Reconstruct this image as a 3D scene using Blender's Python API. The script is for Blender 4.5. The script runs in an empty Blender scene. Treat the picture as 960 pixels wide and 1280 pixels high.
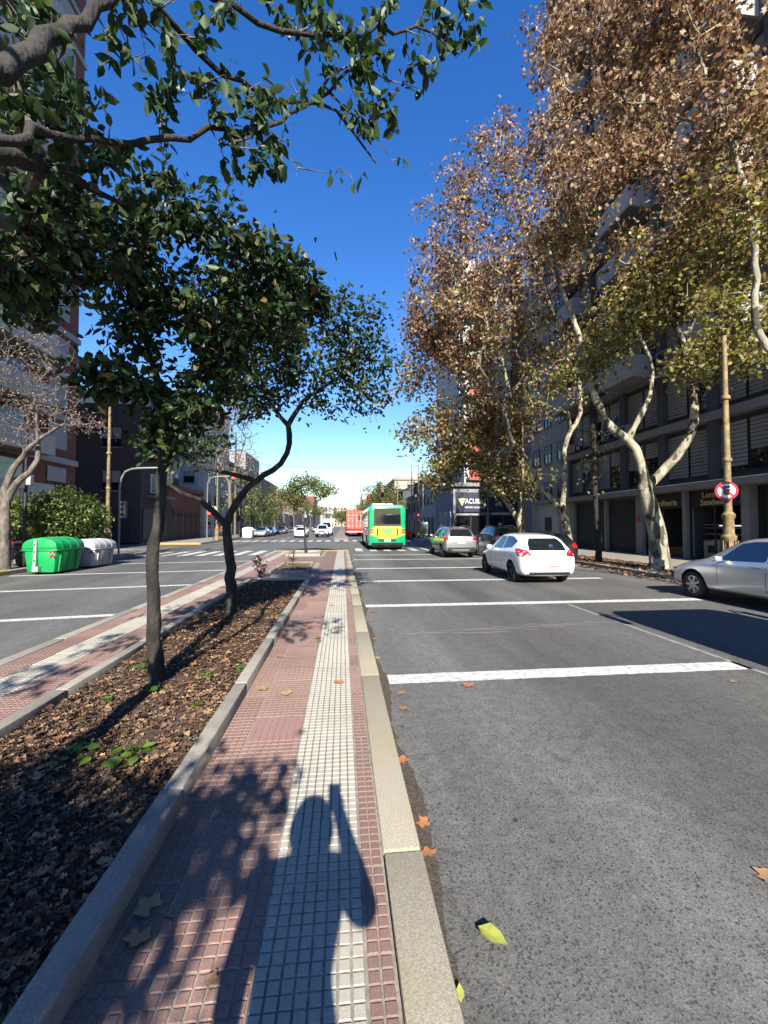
import bpy, bmesh, math, random
import numpy as np
from mathutils import Vector, Matrix, noise
from mathutils.bvhtree import BVHTree
from mathutils.geometry import delaunay_2d_cdt
R = math.radians
SC = bpy.context.scene
COL = SC.collection
rng = np.random.default_rng(7)
random.seed(7)

# ------------------------------------------------------------------ camera, sky, sun, exposure
cd = bpy.data.cameras.new('camera'); cam = bpy.data.objects.new('camera', cd); COL.objects.link(cam)
cd.sensor_fit = 'VERTICAL'; cd.sensor_height = 36.0; cd.lens = 515 / 1280 * 36
cd.clip_start = 0.02; cd.clip_end = 3000
cam.location = (0, 0, 1.74)
cam.rotation_euler = (R(90 + 1.77), 0, R(-5.766))
SC.camera = cam
SUN_EL, SUN_AZ = 31.85, 178.7            # degrees; azimuth clockwise from +Y
w = bpy.data.worlds.new('World'); SC.world = w; w.use_nodes = True
nt = w.node_tree; bg = nt.nodes['Background']
sky = nt.nodes.new('ShaderNodeTexSky'); sky.sky_type = 'NISHITA'; sky.sun_disc = False
sky.sun_elevation = R(SUN_EL); sky.sun_rotation = R(SUN_AZ)
sky.altitude = 30; sky.air_density = 1.5; sky.dust_density = 0.04; sky.ozone_density = 5.0
hsv = nt.nodes.new('ShaderNodeHueSaturation'); hsv.inputs['Saturation'].default_value = 1.3; hsv.inputs['Hue'].default_value = .517
nt.links.new(sky.outputs[0], hsv.inputs['Color']); nt.links.new(hsv.outputs[0], bg.inputs[0]); bg.inputs[1].default_value = 0.08
sl = bpy.data.lights.new('sun', 'SUN'); sl.energy = 5.0; sl.angle = R(0.53); sl.color = (1.0, 0.94, 0.83)
so = bpy.data.objects.new('sun', sl); COL.objects.link(so); so.location = (0, -20, 30)
sd = Vector((math.sin(R(SUN_AZ)) * math.cos(R(SUN_EL)), math.cos(R(SUN_AZ)) * math.cos(R(SUN_EL)), math.sin(R(SUN_EL))))
so.rotation_euler = (-sd).to_track_quat('-Z', 'Y').to_euler()
vs = SC.view_settings; vs.view_transform = 'Standard'; vs.look = 'None'; vs.exposure = 1.46; vs.gamma = 1.0
SC.cycles.use_denoising = True; SC.cycles.max_bounces = 6; SC.cycles.transparent_max_bounces = 8
SC.cycles.caustics_reflective = False; SC.cycles.caustics_refractive = False

# ------------------------------------------------------------------ materials
M = {}
def nodes(m):
    m.use_nodes = True; return m.node_tree, m.node_tree.nodes['Principled BSDF']
def tone(name):
    """albedo level of each family of materials"""
    if name.startswith(('paint_', 'bus_', 'truck', 'plate', 'lamp_', 'white_paint')): return .9
    if name == 'road_paint': return .68
    if name.startswith(('bin', 'sign', 'container', 'galv', 'alloy', 'leaf_')): return .72
    return .6
def mat(name, col, rough=.7, metal=0., var=.12, scale=8., bump=0., bscale=40., coat=0., spec=.5, coords='Object', grime=None, gscale=1.5, gamt=.5, detail=6, objvar=0.):
    """principled with a noise that varies the colour, optional grime patches, optional bump"""
    k = tone(name); col = tuple(c * k for c in col); grime = tuple(c * k for c in grime) if grime else None
    m = bpy.data.materials.new(name); nt, b = nodes(m); N = nt.nodes.new; Lk = nt.links.new
    b.inputs['Roughness'].default_value = rough; b.inputs['Metallic'].default_value = metal
    b.inputs['Coat Weight'].default_value = coat; b.inputs['Coat Roughness'].default_value = .04; b.inputs['Specular IOR Level'].default_value = spec
    src = N('ShaderNodeNewGeometry').outputs['Position'] if coords == 'World' else N('ShaderNodeTexCoord').outputs[coords]
    nz = N('ShaderNodeTexNoise'); nz.inputs['Scale'].default_value = scale; nz.inputs['Detail'].default_value = detail; Lk(src, nz.inputs['Vector'])
    rp = N('ShaderNodeValToRGB'); Lk(nz.outputs[0], rp.inputs[0])
    rp.color_ramp.elements[0].position = .28; rp.color_ramp.elements[1].position = .74
    rp.color_ramp.elements[0].color = (*[max(0, c * (1 - var)) for c in col], 1); rp.color_ramp.elements[1].color = (*[min(1, c * (1 + var)) for c in col], 1)
    out = rp.outputs[0]
    if grime:
        n2 = N('ShaderNodeTexNoise'); n2.inputs['Scale'].default_value = gscale; n2.inputs['Detail'].default_value = 9; n2.inputs['Roughness'].default_value = .65; Lk(src, n2.inputs['Vector'])
        r2 = N('ShaderNodeValToRGB'); r2.color_ramp.elements[0].position = .45; r2.color_ramp.elements[1].position = .68; Lk(n2.outputs[0], r2.inputs[0])
        mu = N('ShaderNodeMath'); mu.operation = 'MULTIPLY'; mu.inputs[1].default_value = gamt; Lk(r2.outputs[0], mu.inputs[0])
        mx = N('ShaderNodeMix'); mx.data_type = 'RGBA'; Lk(mu.outputs[0], mx.inputs[0]); Lk(out, mx.inputs[6]); mx.inputs[7].default_value = (*grime, 1); out = mx.outputs[2]
    if objvar:
        oi = N('ShaderNodeObjectInfo'); ma = N('ShaderNodeMapRange'); ma.inputs[3].default_value = 1 - objvar; ma.inputs[4].default_value = 1 + objvar; Lk(oi.outputs['Random'], ma.inputs[0])
        hs = N('ShaderNodeHueSaturation'); Lk(ma.outputs[0], hs.inputs['Value']); Lk(out, hs.inputs['Color']); out = hs.outputs[0]
    Lk(out, b.inputs['Base Color'])
    if bump:
        n3 = N('ShaderNodeTexNoise'); n3.inputs['Scale'].default_value = bscale; n3.inputs['Detail'].default_value = 5; Lk(src, n3.inputs['Vector'])
        bp = N('ShaderNodeBump'); bp.inputs['Strength'].default_value = bump; bp.inputs['Distance'].default_value = .02; Lk(n3.outputs[0], bp.inputs['Height']); Lk(bp.outputs[0], b.inputs['Normal'])
    M[name] = m; return m
def leafmat(name, stops, trans=.35, rough=.45, spec=.4):
    m = bpy.data.materials.new(name); nt, b = nodes(m); N = nt.nodes.new; Lk = nt.links.new
    g = N('ShaderNodeNewGeometry'); rp = N('ShaderNodeValToRGB'); Lk(g.outputs['Random Per Island'], rp.inputs[0])
    rp.color_ramp.interpolation = 'LINEAR'
    e = rp.color_ramp.elements
    while len(e) < len(stops): e.new(.5)
    for i, (p, c) in enumerate(stops): e[i].position = p; e[i].color = (*[v * .72 for v in c], 1)
    b.inputs['Roughness'].default_value = rough; b.inputs['Specular IOR Level'].default_value = spec
    Lk(rp.outputs[0], b.inputs['Base Color'])
    t = N('ShaderNodeBsdfTranslucent'); hs = N('ShaderNodeHueSaturation'); hs.inputs['Value'].default_value = 1.5; hs.inputs['Saturation'].default_value = 1.1
    Lk(rp.outputs[0], hs.inputs['Color']); Lk(hs.outputs[0], t.inputs[0])
    mx = N('ShaderNodeMixShader'); mx.inputs[0].default_value = trans; Lk(b.outputs[0], mx.inputs[1]); Lk(t.outputs[0], mx.inputs[2])
    Lk(mx.outputs[0], nt.nodes['Material Output'].inputs[0]); M[name] = m; return m
def emit(name, col, s):
    m = bpy.data.materials.new(name); nt, b = nodes(m)
    b.inputs['Base Color'].default_value = (*col, 1); b.inputs['Emission Color'].default_value = (*col, 1); b.inputs['Emission Strength'].default_value = s; M[name] = m

# asphalt: aggregate speckle, worn lighter patches, darker oil tracks, cracks
def asphalt():
    m = bpy.data.materials.new('asphalt'); nt, b = nodes(m); N = nt.nodes.new; Lk = nt.links.new
    g = N('ShaderNodeNewGeometry'); P = g.outputs['Position']
    v = N('ShaderNodeTexVoronoi'); v.inputs['Scale'].default_value = 135; Lk(P, v.inputs['Vector'])
    sp = N('ShaderNodeSeparateColor'); Lk(v.outputs['Color'], sp.inputs[0])
    rp = N('ShaderNodeValToRGB'); Lk(sp.outputs[0], rp.inputs[0]); e = rp.color_ramp.elements
    e[0].position = 0; e[0].color = (.04, .039, .038, 1); e[1].position = 1; e[1].color = (.155, .152, .144, 1)
    for p, c in ((.14, .078), (.55, .094), (.9, .112)):
        x = e.new(p); x.color = (c * 1.22, c * 1.19, c * 1.12, 1)
    n1 = N('ShaderNodeTexNoise'); n1.inputs['Scale'].default_value = .55; n1.inputs['Detail'].default_value = 8; n1.inputs['Roughness'].default_value = .6
    mp = N('ShaderNodeMapping'); mp.inputs['Scale'].default_value = (1.6, .25, 1); Lk(P, mp.inputs[0]); Lk(mp.outputs[0], n1.inputs['Vector'])
    r1 = N('ShaderNodeMapRange'); r1.inputs[1].default_value = .3; r1.inputs[2].default_value = .7; r1.inputs[3].default_value = .68; r1.inputs[4].default_value = 1.3; Lk(n1.outputs[0], r1.inputs[0])
    n2 = N('ShaderNodeTexNoise'); n2.inputs['Scale'].default_value = 9; n2.inputs['Detail'].default_value = 6; Lk(P, n2.inputs['Vector'])
    r2 = N('ShaderNodeMapRange'); r2.inputs[1].default_value = .3; r2.inputs[2].default_value = .7; r2.inputs[3].default_value = .85; r2.inputs[4].default_value = 1.14; Lk(n2.outputs[0], r2.inputs[0])
    mm = N('ShaderNodeMath'); mm.operation = 'MULTIPLY'; Lk(r1.outputs[0], mm.inputs[0]); Lk(r2.outputs[0], mm.inputs[1])
    # tar spots
    v2 = N('ShaderNodeTexVoronoi'); v2.inputs['Scale'].default_value = 2.6; v2.inputs['Randomness'].default_value = 1; Lk(P, v2.inputs['Vector'])
    nz = N('ShaderNodeTexNoise'); nz.inputs['Scale'].default_value = 40; Lk(P, nz.inputs['Vector'])
    ad = N('ShaderNodeMath'); ad.operation = 'MULTIPLY_ADD'; ad.inputs[1].default_value = .06; Lk(nz.outputs[0], ad.inputs[0]); Lk(v2.outputs['Distance'], ad.inputs[2])
    r3 = N('ShaderNodeMapRange'); r3.inputs[1].default_value = .065; r3.inputs[2].default_value = .085; r3.inputs[3].default_value = .3; r3.inputs[4].default_value = 1; Lk(ad.outputs[0], r3.inputs[0])
    # crack lines
    v3 = N('ShaderNodeTexVoronoi'); v3.feature = 'DISTANCE_TO_EDGE'; v3.inputs['Scale'].default_value = .16
    n4 = N('ShaderNodeTexNoise'); n4.inputs['Scale'].default_value = 1.4; n4.inputs['Detail'].default_value = 6; Lk(P, n4.inputs['Vector'])
    va = N('ShaderNodeVectorMath'); va.operation = 'MULTIPLY_ADD'; va.inputs[1].default_value = (2.2, 2.2, 0); Lk(n4.outputs['Color'], va.inputs[0]); Lk(P, va.inputs[2]); Lk(va.outputs[0], v3.inputs['Vector'])
    r4 = N('ShaderNodeMapRange'); r4.inputs[1].default_value = .0015; r4.inputs[2].default_value = .0035; r4.inputs[3].default_value = .8; r4.inputs[4].default_value = 1; Lk(v3.outputs['Distance'], r4.inputs[0])
    m3 = N('ShaderNodeMath'); m3.operation = 'MULTIPLY'; Lk(r3.outputs[0], m3.inputs[0]); Lk(r4.outputs[0], m3.inputs[1])
    m4 = N('ShaderNodeMath'); m4.operation = 'MULTIPLY'; Lk(m3.outputs[0], m4.inputs[0]); Lk(mm.outputs[0], m4.inputs[1])
    mx = N('ShaderNodeMix'); mx.data_type = 'RGBA'; mx.blend_type = 'MULTIPLY'; mx.inputs[0].default_value = 1; Lk(rp.outputs[0], mx.inputs[6])
    cc = N('ShaderNodeCombineColor'); [Lk(m4.outputs[0], cc.inputs[i]) for i in range(3)]; Lk(cc.outputs[0], mx.inputs[7])
    # lanes: the strip beside the median kerb is bleached, the wheel tracks are polished darker
    sx = N('ShaderNodeSeparateXYZ'); Lk(P, sx.inputs[0]); n5 = N('ShaderNodeTexNoise'); n5.inputs['Scale'].default_value = .35; n5.inputs['Detail'].default_value = 4; Lk(P, n5.inputs['Vector'])
    a5 = N('ShaderNodeMath'); a5.operation = 'MULTIPLY_ADD'; a5.inputs[1].default_value = 1.6; Lk(n5.outputs[0], a5.inputs[0]); Lk(sx.outputs[0], a5.inputs[2])
    l5 = N('ShaderNodeValToRGB'); m5 = N('ShaderNodeMapRange'); m5.inputs[1].default_value = -12; m5.inputs[2].default_value = 12; Lk(a5.outputs[0], m5.inputs[0]); Lk(m5.outputs[0], l5.inputs[0]); q = l5.color_ramp.elements
    q[0].position = 0; q[0].color = (.9, .9, .9, 1); q[1].position = 1; q[1].color = (.95, .95, .95, 1)
    for xx, cc_ in ((-9, .92), (-7.5, .72), (-6, .95), (-4.4, .95), (-2, .95), (1.3, 1.0), (2.4, .98), (3.3, .72), (4.3, .66), (5.2, .9), (6.0, .7), (7.4, .8), (9, .92)):
        z_ = q.new((xx + 12) / 24); z_.color = (cc_, cc_, cc_, 1)
    m6 = N('ShaderNodeMix'); m6.data_type = 'RGBA'; m6.blend_type = 'MULTIPLY'; m6.inputs[0].default_value = 1; Lk(mx.outputs[2], m6.inputs[6]); Lk(l5.outputs[0], m6.inputs[7]); mx = m6
    # dark stones worn proud of the binder
    v6 = N('ShaderNodeTexVoronoi'); v6.inputs['Scale'].default_value = 62; Lk(P, v6.inputs['Vector']); s6 = N('ShaderNodeSeparateColor'); Lk(v6.outputs['Color'], s6.inputs[0])
    g6 = N('ShaderNodeMath'); g6.operation = 'GREATER_THAN'; g6.inputs[1].default_value = .80; Lk(s6.outputs[1], g6.inputs[0]); d6 = N('ShaderNodeMath'); d6.operation = 'LESS_THAN'; d6.inputs[1].default_value = .42; Lk(v6.outputs['Distance'], d6.inputs[0])
    k6 = N('ShaderNodeMath'); k6.operation = 'MULTIPLY'; Lk(g6.outputs[0], k6.inputs[0]); Lk(d6.outputs[0], k6.inputs[1]); h6 = N('ShaderNodeMath'); h6.operation = 'MULTIPLY'; h6.inputs[1].default_value = .68; Lk(k6.outputs[0], h6.inputs[0])
    x6 = N('ShaderNodeMix'); x6.data_type = 'RGBA'; Lk(h6.outputs[0], x6.inputs[0]); Lk(mx.outputs[2], x6.inputs[6]); x6.inputs[7].default_value = (.022, .022, .023, 1); mx = x6
    Lk(mx.outputs[2], b.inputs['Base Color']); b.inputs['Roughness'].default_value = .82; b.inputs['Specular IOR Level'].default_value = .35
    bp = N('ShaderNodeBump'); bp.inputs['Strength'].default_value = .3; bp.inputs['Distance'].default_value = .004; Lk(v.outputs['Distance'], bp.inputs['Height']); Lk(bp.outputs[0], b.inputs['Normal'])
    M['asphalt'] = m
asphalt()
def paint_white():     # worn thermoplastic road paint: chips show the asphalt
    m = mat('road_paint', (.78, .78, .74), .6, var=.06, scale=30, coords='World', grime=(.16, .16, .16), gscale=14, gamt=.75, bump=.1, bscale=120)
paint_white()
mat('worn_paint', (.42, .42, .40), .7, var=.1, scale=30, coords='World', grime=(.13, .13, .13), gscale=10, gamt=.95)
def bark(name, dark, light, scale=5, mottled=False):
    m = bpy.data.materials.new(name); nt, b = nodes(m); N = nt.nodes.new; Lk = nt.links.new
    g = N('ShaderNodeNewGeometry'); P = g.outputs['Position']; mp = N('ShaderNodeMapping'); mp.inputs['Scale'].default_value = (1, 1, .45); Lk(P, mp.inputs[0])
    if mottled:
        wn = N('ShaderNodeTexNoise'); wn.inputs['Scale'].default_value = 6; wn.inputs['Detail'].default_value = 4; Lk(mp.outputs[0], wn.inputs['Vector'])
        va = N('ShaderNodeVectorMath'); va.operation = 'MULTIPLY_ADD'; va.inputs[1].default_value = (.35, .35, .35); Lk(wn.outputs['Color'], va.inputs[0]); Lk(mp.outputs[0], va.inputs[2])
        t = N('ShaderNodeTexVoronoi'); t.inputs['Scale'].default_value = scale; Lk(va.outputs[0], t.inputs['Vector'])
        s = N('ShaderNodeSeparateColor'); Lk(t.outputs['Color'], s.inputs[0]); val = s.outputs[0]
    else:
        t = N('ShaderNodeTexNoise'); t.inputs['Scale'].default_value = scale; t.inputs['Detail'].default_value = 8; Lk(mp.outputs[0], t.inputs['Vector']); val = t.outputs[0]
    rp = N('ShaderNodeValToRGB'); Lk(val, rp.inputs[0]); e = rp.color_ramp.elements
    e[0].color = (*dark, 1); e[1].color = (*light, 1); e[0].position, e[1].position = (.1, .85) if mottled else (.35, .7)
    Lk(rp.outputs[0], b.inputs['Base Color']); b.inputs['Roughness'].default_value = .9
    n3 = N('ShaderNodeTexNoise'); n3.inputs['Scale'].default_value = 30; n3.inputs['Detail'].default_value = 6; Lk(mp.outputs[0], n3.inputs['Vector'])
    bp = N('ShaderNodeBump'); bp.inputs['Strength'].default_value = .9; bp.inputs['Distance'].default_value = .03; Lk(n3.outputs[0], bp.inputs['Height']); Lk(bp.outputs[0], b.inputs['Normal']); M[name] = m
bark('bark_dark', (.008, .0065, .005), (.034, .028, .022), 9)
bark('bark_plane', (.045, .04, .026), (.33, .29, .21), 5.0, True)
bark('bark_twig', (.035, .028, .022), (.15, .125, .10), 14)
bark('bark_grey', (.06, .05, .042), (.17, .145, .12), 8)
def soilmat():
    m = mat('soil', (.085, .052, .035), .95, var=.6, scale=14, coords='World', grime=(.17, .10, .055), gscale=6, gamt=.7, bump=1.0, bscale=45)
soilmat()
mat('tile_red', (.345, .21, .175), .8, var=.34, scale=260, coords='World', grime=(.19, .135, .11), gscale=1.3, gamt=.65, objvar=.17, detail=2, bump=.25, bscale=300)
mat('tile_groove_red', (.48, .33, .25), .9, var=.2, scale=60, coords='World', grime=(.2, .15, .12), gscale=2)
mat('tile_white', (.58, .54, .45), .75, var=.28, scale=260, coords='World', grime=(.30, .29, .26), gscale=1.3, gamt=.4, objvar=.06, detail=2, bump=.25, bscale=300)
mat('tile_groove_grey', (.24, .215, .18), .9, var=.2, scale=60, coords='World')
mat('tile_pink', (.42, .235, .21), .8, var=.18, scale=200, coords='World', objvar=.08, detail=2)
mat('kerb_concrete', (.42, .385, .31), .85, var=.26, scale=110, coords='World', grime=(.23, .21, .17), gscale=3.5, gamt=.55, bump=.3, bscale=120)
mat('kerb_yellow', (.45, .405, .31), .85, var=.3, scale=110, coords='World', grime=(.44, .33, .13), gscale=1.8, gamt=.42, bump=.14, bscale=160)
mat('yellow_paint', (.60, .40, .06), .7, var=.2, scale=8, coords='World', grime=(.35, .3, .2), gscale=4)
mat('curb_grey', (.43, .395, .335), .8, var=.24, scale=90, coords='World', grime=(.2, .18, .15), gscale=2.5, gamt=.6, bump=.25, bscale=90)
mat('mortar', (.36, .31, .25), .95, var=.4, scale=30, coords='World')
mat('gutter_dirt', (.10, .08, .06), .95, var=.5, scale=40, coords='World', bump=.6, bscale=120)
mat('sidewalk', (.40, .35, .29), .85, var=.14, scale=5, coords='World', grime=(.25, .21, .17), gscale=.8, gamt=.6, objvar=.06)
mat('straw', (.32, .235, .11), .95, var=.5, scale=25, coords='World', bump=.9, bscale=60)
mat('plaza', (.30, .26, .22), .9, var=.2, scale=4, coords='World')
# vehicle and furniture materials
def car_paint(name, col, metal=0., rough=.28, coat=1.): return mat(name, col, rough, metal, var=.015, scale=2, coat=coat)
car_paint('paint_white', (.80, .80, .79)); car_paint('paint_silver', (.62, .63, .64), .65, .32); car_paint('paint_champagne', (.30, .295, .29), .7, .34)
car_paint('paint_black', (.012, .012, .014)); car_paint('paint_red', (.55, .03, .03)); car_paint('paint_grey', (.10, .105, .115), .5, .3); car_paint('paint_blue', (.06, .12, .26), .3, .3)
car_paint('bus_green', (.0, .30, .125), 0, .35); car_paint('bus_yellow', (.80, .62, .03), 0, .35)
mat('glass_dark', (.012, .016, .02), .03, 0, var=.0, spec=.9)
mat('glass_blue', (.015, .03, .07), .02, 0, var=.0, spec=1.0)
mat('shop_glass', (.012, .014, .016), .04, 0, var=.0, spec=.6)
mat('rubber', (.018, .018, .018), .8, var=.2, scale=20); mat('plastic_black', (.02, .02, .022), .55, var=.1); mat('plastic_grey', (.12, .12, .125), .5, var=.1)
mat('alloy', (.55, .56, .58), .3, .8, var=.05); mat('steel_black', (.03, .03, .032), .45, .3, var=.1)
mat('lamp_red', (.5, .008, .012), .15, coat=1, var=.05); mat('lamp_clear', (.75, .76, .78), .1, coat=1, var=.02); mat('lamp_amber', (.6, .2, .02), .2, coat=1, var=.02)
mat('plate', (.72, .73, .75), .5, var=.03); mat('white_paint', (.78, .78, .76), .5, var=.04, grime=(.5, .48, .44), gscale=3, gamt=.4); mat('black_paint', (.012, .012, .012), .5, var=.05)
mat('sign_red', (.50, .015, .04), .4, var=.05); mat('sign_gold', (.72, .60, .30), .5, var=.04); mat('sign_navy', (.006, .010, .05), .5, var=.1); mat('sign_cream', (.95, .93, .86), .5, var=.05)
mat('bin_green', (.0, .33, .085), .42, var=.10, scale=3, grime=(.05, .20, .08), gscale=3, gamt=.5); mat('bin_grey', (.46, .46, .48), .5, var=.10, scale=3, grime=(.3, .29, .29), gscale=3, gamt=.5); mat('galv', (.50, .51, .52), .45, .5, var=.12, scale=9)
mat('post_gold', (.33, .235, .105), .7, .0, var=.35, scale=9, grime=(.10, .075, .05), gscale=7, gamt=.7); mat('pole_grey', (.30, .31, .32), .5, .4, var=.1); mat('pole_dark', (.035, .036, .04), .6, .2, var=.2)
mat('container_red', (.42, .085, .045), .55, var=.12, scale=3, grime=(.30, .08, .05), gscale=2); mat('truck_white', (.7, .7, .7), .4, coat=.5)
mat('skin', (.42, .24, .17), .55, var=.06); mat('hair', (.02, .015, .012), .6); mat('hair_grey', (.35, .34, .33), .6); mat('cloth_dark', (.02, .022, .03), .9, var=.2, scale=20); mat('cloth_grey', (.22, .22, .23), .9, var=.2, scale=20); mat('denim', (.04, .06, .12), .9, var=.2, scale=30); mat('cloth_red', (.35, .05, .05), .9)
emit('signal_red', (1, .02, .02), 5.0); emit('tube_light', (.95, .95, 1.0), .6)
# building materials
mat('facade_dark', (.085, .09, .105), .85, var=.12, scale=2, coords='World', grime=(.05, .052, .06), gscale=.6, bump=.1)
mat('slab_grey', (.30, .30, .31), .85, var=.12, scale=3, coords='World', grime=(.17, .17, .17), gscale=1.2, gamt=.5)
mat('shutter_grey', (.36, .36, .37), .7, var=.10, scale=3, coords='World', objvar=.15, grime=(.2, .2, .2), gscale=1.5, gamt=.4)
mat('roller_dark', (.055, .058, .066), .55, .3, var=.12, scale=3, coords='World'); mat('balcony_white', (.50, .51, .52), .7, var=.06, scale=2, coords='World', grime=(.4, .4, .4), gscale=1.4, gamt=.5)
def brick(name, c1, c2, mortar, sc=1.0):
    m = bpy.data.materials.new(name); nt, b = nodes(m); N = nt.nodes.new; Lk = nt.links.new
    g = N('ShaderNodeNewGeometry'); s = N('ShaderNodeSeparateXYZ'); Lk(g.outputs['Position'], s.inputs[0])
    ad = N('ShaderNodeMath'); ad.operation = 'ADD'; Lk(s.outputs[0], ad.inputs[0]); Lk(s.outputs[1], ad.inputs[1])
    cb = N('ShaderNodeCombineXYZ'); Lk(ad.outputs[0], cb.inputs[0]); Lk(s.outputs[2], cb.inputs[1])
    t = N('ShaderNodeTexBrick'); Lk(cb.outputs[0], t.inputs['Vector']); t.inputs['Scale'].default_value = sc
    t.inputs['Color1'].default_value = (*[c * .65 for c in c1], 1); t.inputs['Color2'].default_value = (*[c * .65 for c in c2], 1); t.inputs['Mortar'].default_value = (*[c * .65 for c in mortar], 1)
    t.inputs['Brick Width'].default_value = .25; t.inputs['Row Height'].default_value = .075; t.inputs['Mortar Size'].default_value = .008
    n = N('ShaderNodeTexNoise'); n.inputs['Scale'].default_value = .7; n.inputs['Detail'].default_value = 7; Lk(g.outputs['Position'], n.inputs['Vector'])
    mr = N('ShaderNodeMapRange'); mr.inputs[3].default_value = .7; mr.inputs[4].default_value = 1.3; Lk(n.outputs[0], mr.inputs[0])
    hs = N('ShaderNodeHueSaturation'); Lk(mr.outputs[0], hs.inputs['Value']); Lk(t.outputs[0], hs.inputs['Color']); Lk(hs.outputs[0], b.inputs['Base Color'])
    b.inputs['Roughness'].default_value = .9; M[name] = m
brick('brick_red', (.30, .075, .05), (.22, .055, .04), (.2, .16, .13)); brick('brick_dark', (.085, .055, .06), (.06, .042, .05), (.09, .08, .085)); brick('brick_arcade', (.27, .085, .055), (.20, .06, .04), (.2, .12, .1))
mat('plaster_white', (.62, .62, .60), .9, var=.06, scale=2, coords='World', grime=(.42, .41, .39), gscale=.7, gamt=.5); mat('plaster_cream', (.52, .46, .36), .9, var=.08, scale=2, coords='World', grime=(.33, .3, .24), gscale=.8)
mat('plaster_grey', (.36, .37, .39), .9, var=.08, scale=2, coords='World', grime=(.24, .24, .25), gscale=.8); mat('plaster_pink', (.50, .30, .25), .9, var=.08, scale=2, coords='World'); mat('tower_red', (.50, .10, .07), .8, var=.1, scale=2, coords='World')
mat('plaster_blue', (.30, .33, .38), .9, var=.08, scale=2, coords='World'); mat('dark_roof', (.06, .06, .065), .9); mat('door_and_opening_dark', (.02, .018, .017), .6); mat('frame_dark', (.03, .03, .033), .5, .3); mat('wood', (.22, .11, .05), .6, var=.25, scale=12); mat('counter_white', (.55, .54, .5), .5)
mat('vitrine_glass', (.08, .09, .1), .05, spec=.8, var=0); mat('curtain', (.35, .34, .32), .9, var=.2, scale=6)
mat('brown_slab', (.16, .07, .055), .85, var=.1, scale=2, coords='World')
# foliage
leafmat('leaf_ficus', [(0, (.010, .026, .008)), (.45, (.020, .048, .013)), (.8, (.042, .082, .022)), (.95, (.085, .115, .03)), (1, (.22, .15, .04))], .22, .48, .35)
leafmat('leaf_ficus_near', [(0, (.016, .038, .012)), (.5, (.035, .075, .022)), (.85, (.075, .125, .035)), (1, (.15, .17, .06))], .3, .5, .35)
leafmat('leaf_plane_brown', [(0, (.10, .052, .03)), (.35, (.23, .125, .072)), (.7, (.38, .23, .135)), (.92, (.54, .39, .23)), (1, (.36, .32, .12))], .3, .55)
leafmat('leaf_plane_mix', [(0, (.06, .045, .018)), (.3, (.13, .10, .035)), (.55, (.20, .17, .05)), (.8, (.33, .27, .09)), (1, (.30, .17, .07))], .35, .5)
leafmat('leaf_plane_green', [(0, (.08, .09, .02)), (.35, (.20, .21, .045)), (.7, (.38, .36, .09)), (.9, (.58, .52, .2)), (1, (.36, .20, .07))], .4, .45)
leafmat('leaf_bush', [(0, (.045, .075, .015)), (.5, (.10, .15, .032)), (1, (.24, .29, .09))], .3, .4)
leafmat('leaf_small_tree', [(0, (.06, .09, .02)), (.5, (.13, .16, .04)), (1, (.26, .24, .08))], .4, .5)
leafmat('leaf_pinkish', [(0, (.16, .10, .085)), (.5, (.26, .18, .15)), (1, (.36, .26, .2))], .3, .7)
leafmat('leaf_purple', [(0, (.07, .02, .035)), (.6, (.22, .09, .11)), (1, (.5, .33, .33))], .3, .5)
leafmat('litter', [(0, (.035, .022, .015)), (.35, (.11, .066, .042)), (.65, (.22, .13, .082)), (.88, (.36, .23, .14)), (1, (.5, .31, .15))], .1, .75, .3)
leafmat('weed', [(0, (.05, .10, .015)), (.5, (.13, .25, .03)), (1, (.25, .38, .06))], .4, .4)
mat('leaf_orange', (.42, .17, .065), .7, var=.3, scale=30); mat('leaf_tan', (.42, .25, .12), .75, var=.3, scale=30); mat('leaf_lime', (.42, .45, .08), .5, var=.2, scale=30)
# ------------------------------------------------------------------ mesh helpers
def link(o, parent=None):
    COL.objects.link(o)
    if parent is not None: o.parent = parent
    return o
def tag(o, label=None, cat=None, group=None, kind=None):
    if label: o['label'] = label
    if cat: o['category'] = cat
    if group: o['group'] = group
    if kind: o['kind'] = kind
    return o
def thing(name, label, cat, loc=(0, 0, 0), rz=0., group=None):
    o = bpy.data.objects.new(name, None); o.empty_display_size = .1; COL.objects.link(o)
    o.location = loc; o.rotation_euler = (0, 0, rz); return tag(o, label, cat, group)
def mesh_np(name, V, Fidx, loops, mats, parent=None, smooth=False, mi=None):
    """V (n,3); Fidx list/array of loop totals; loops flat vertex indices"""
    me = bpy.data.meshes.new(name); V = np.asarray(V, dtype=np.float32); tot = np.asarray(Fidx, dtype=np.int32); lp = np.asarray(loops, dtype=np.int32)
    me.vertices.add(len(V)); me.vertices.foreach_set('co', V.ravel()); me.loops.add(len(lp)); me.loops.foreach_set('vertex_index', lp)
    me.polygons.add(len(tot)); st = np.zeros(len(tot), dtype=np.int32); st[1:] = np.cumsum(tot)[:-1]
    me.polygons.foreach_set('loop_start', st)
    if smooth: me.polygons.foreach_set('use_smooth', np.ones(len(tot), dtype=bool))
    for m in (mats if isinstance(mats, (list, tuple)) else [mats]): me.materials.append(M[m])
    if mi is not None: me.polygons.foreach_set('material_index', np.asarray(mi, dtype=np.int32))
    me.update(calc_edges=True); me.validate()
    o = bpy.data.objects.new(name, me); return link(o, parent)
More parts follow.
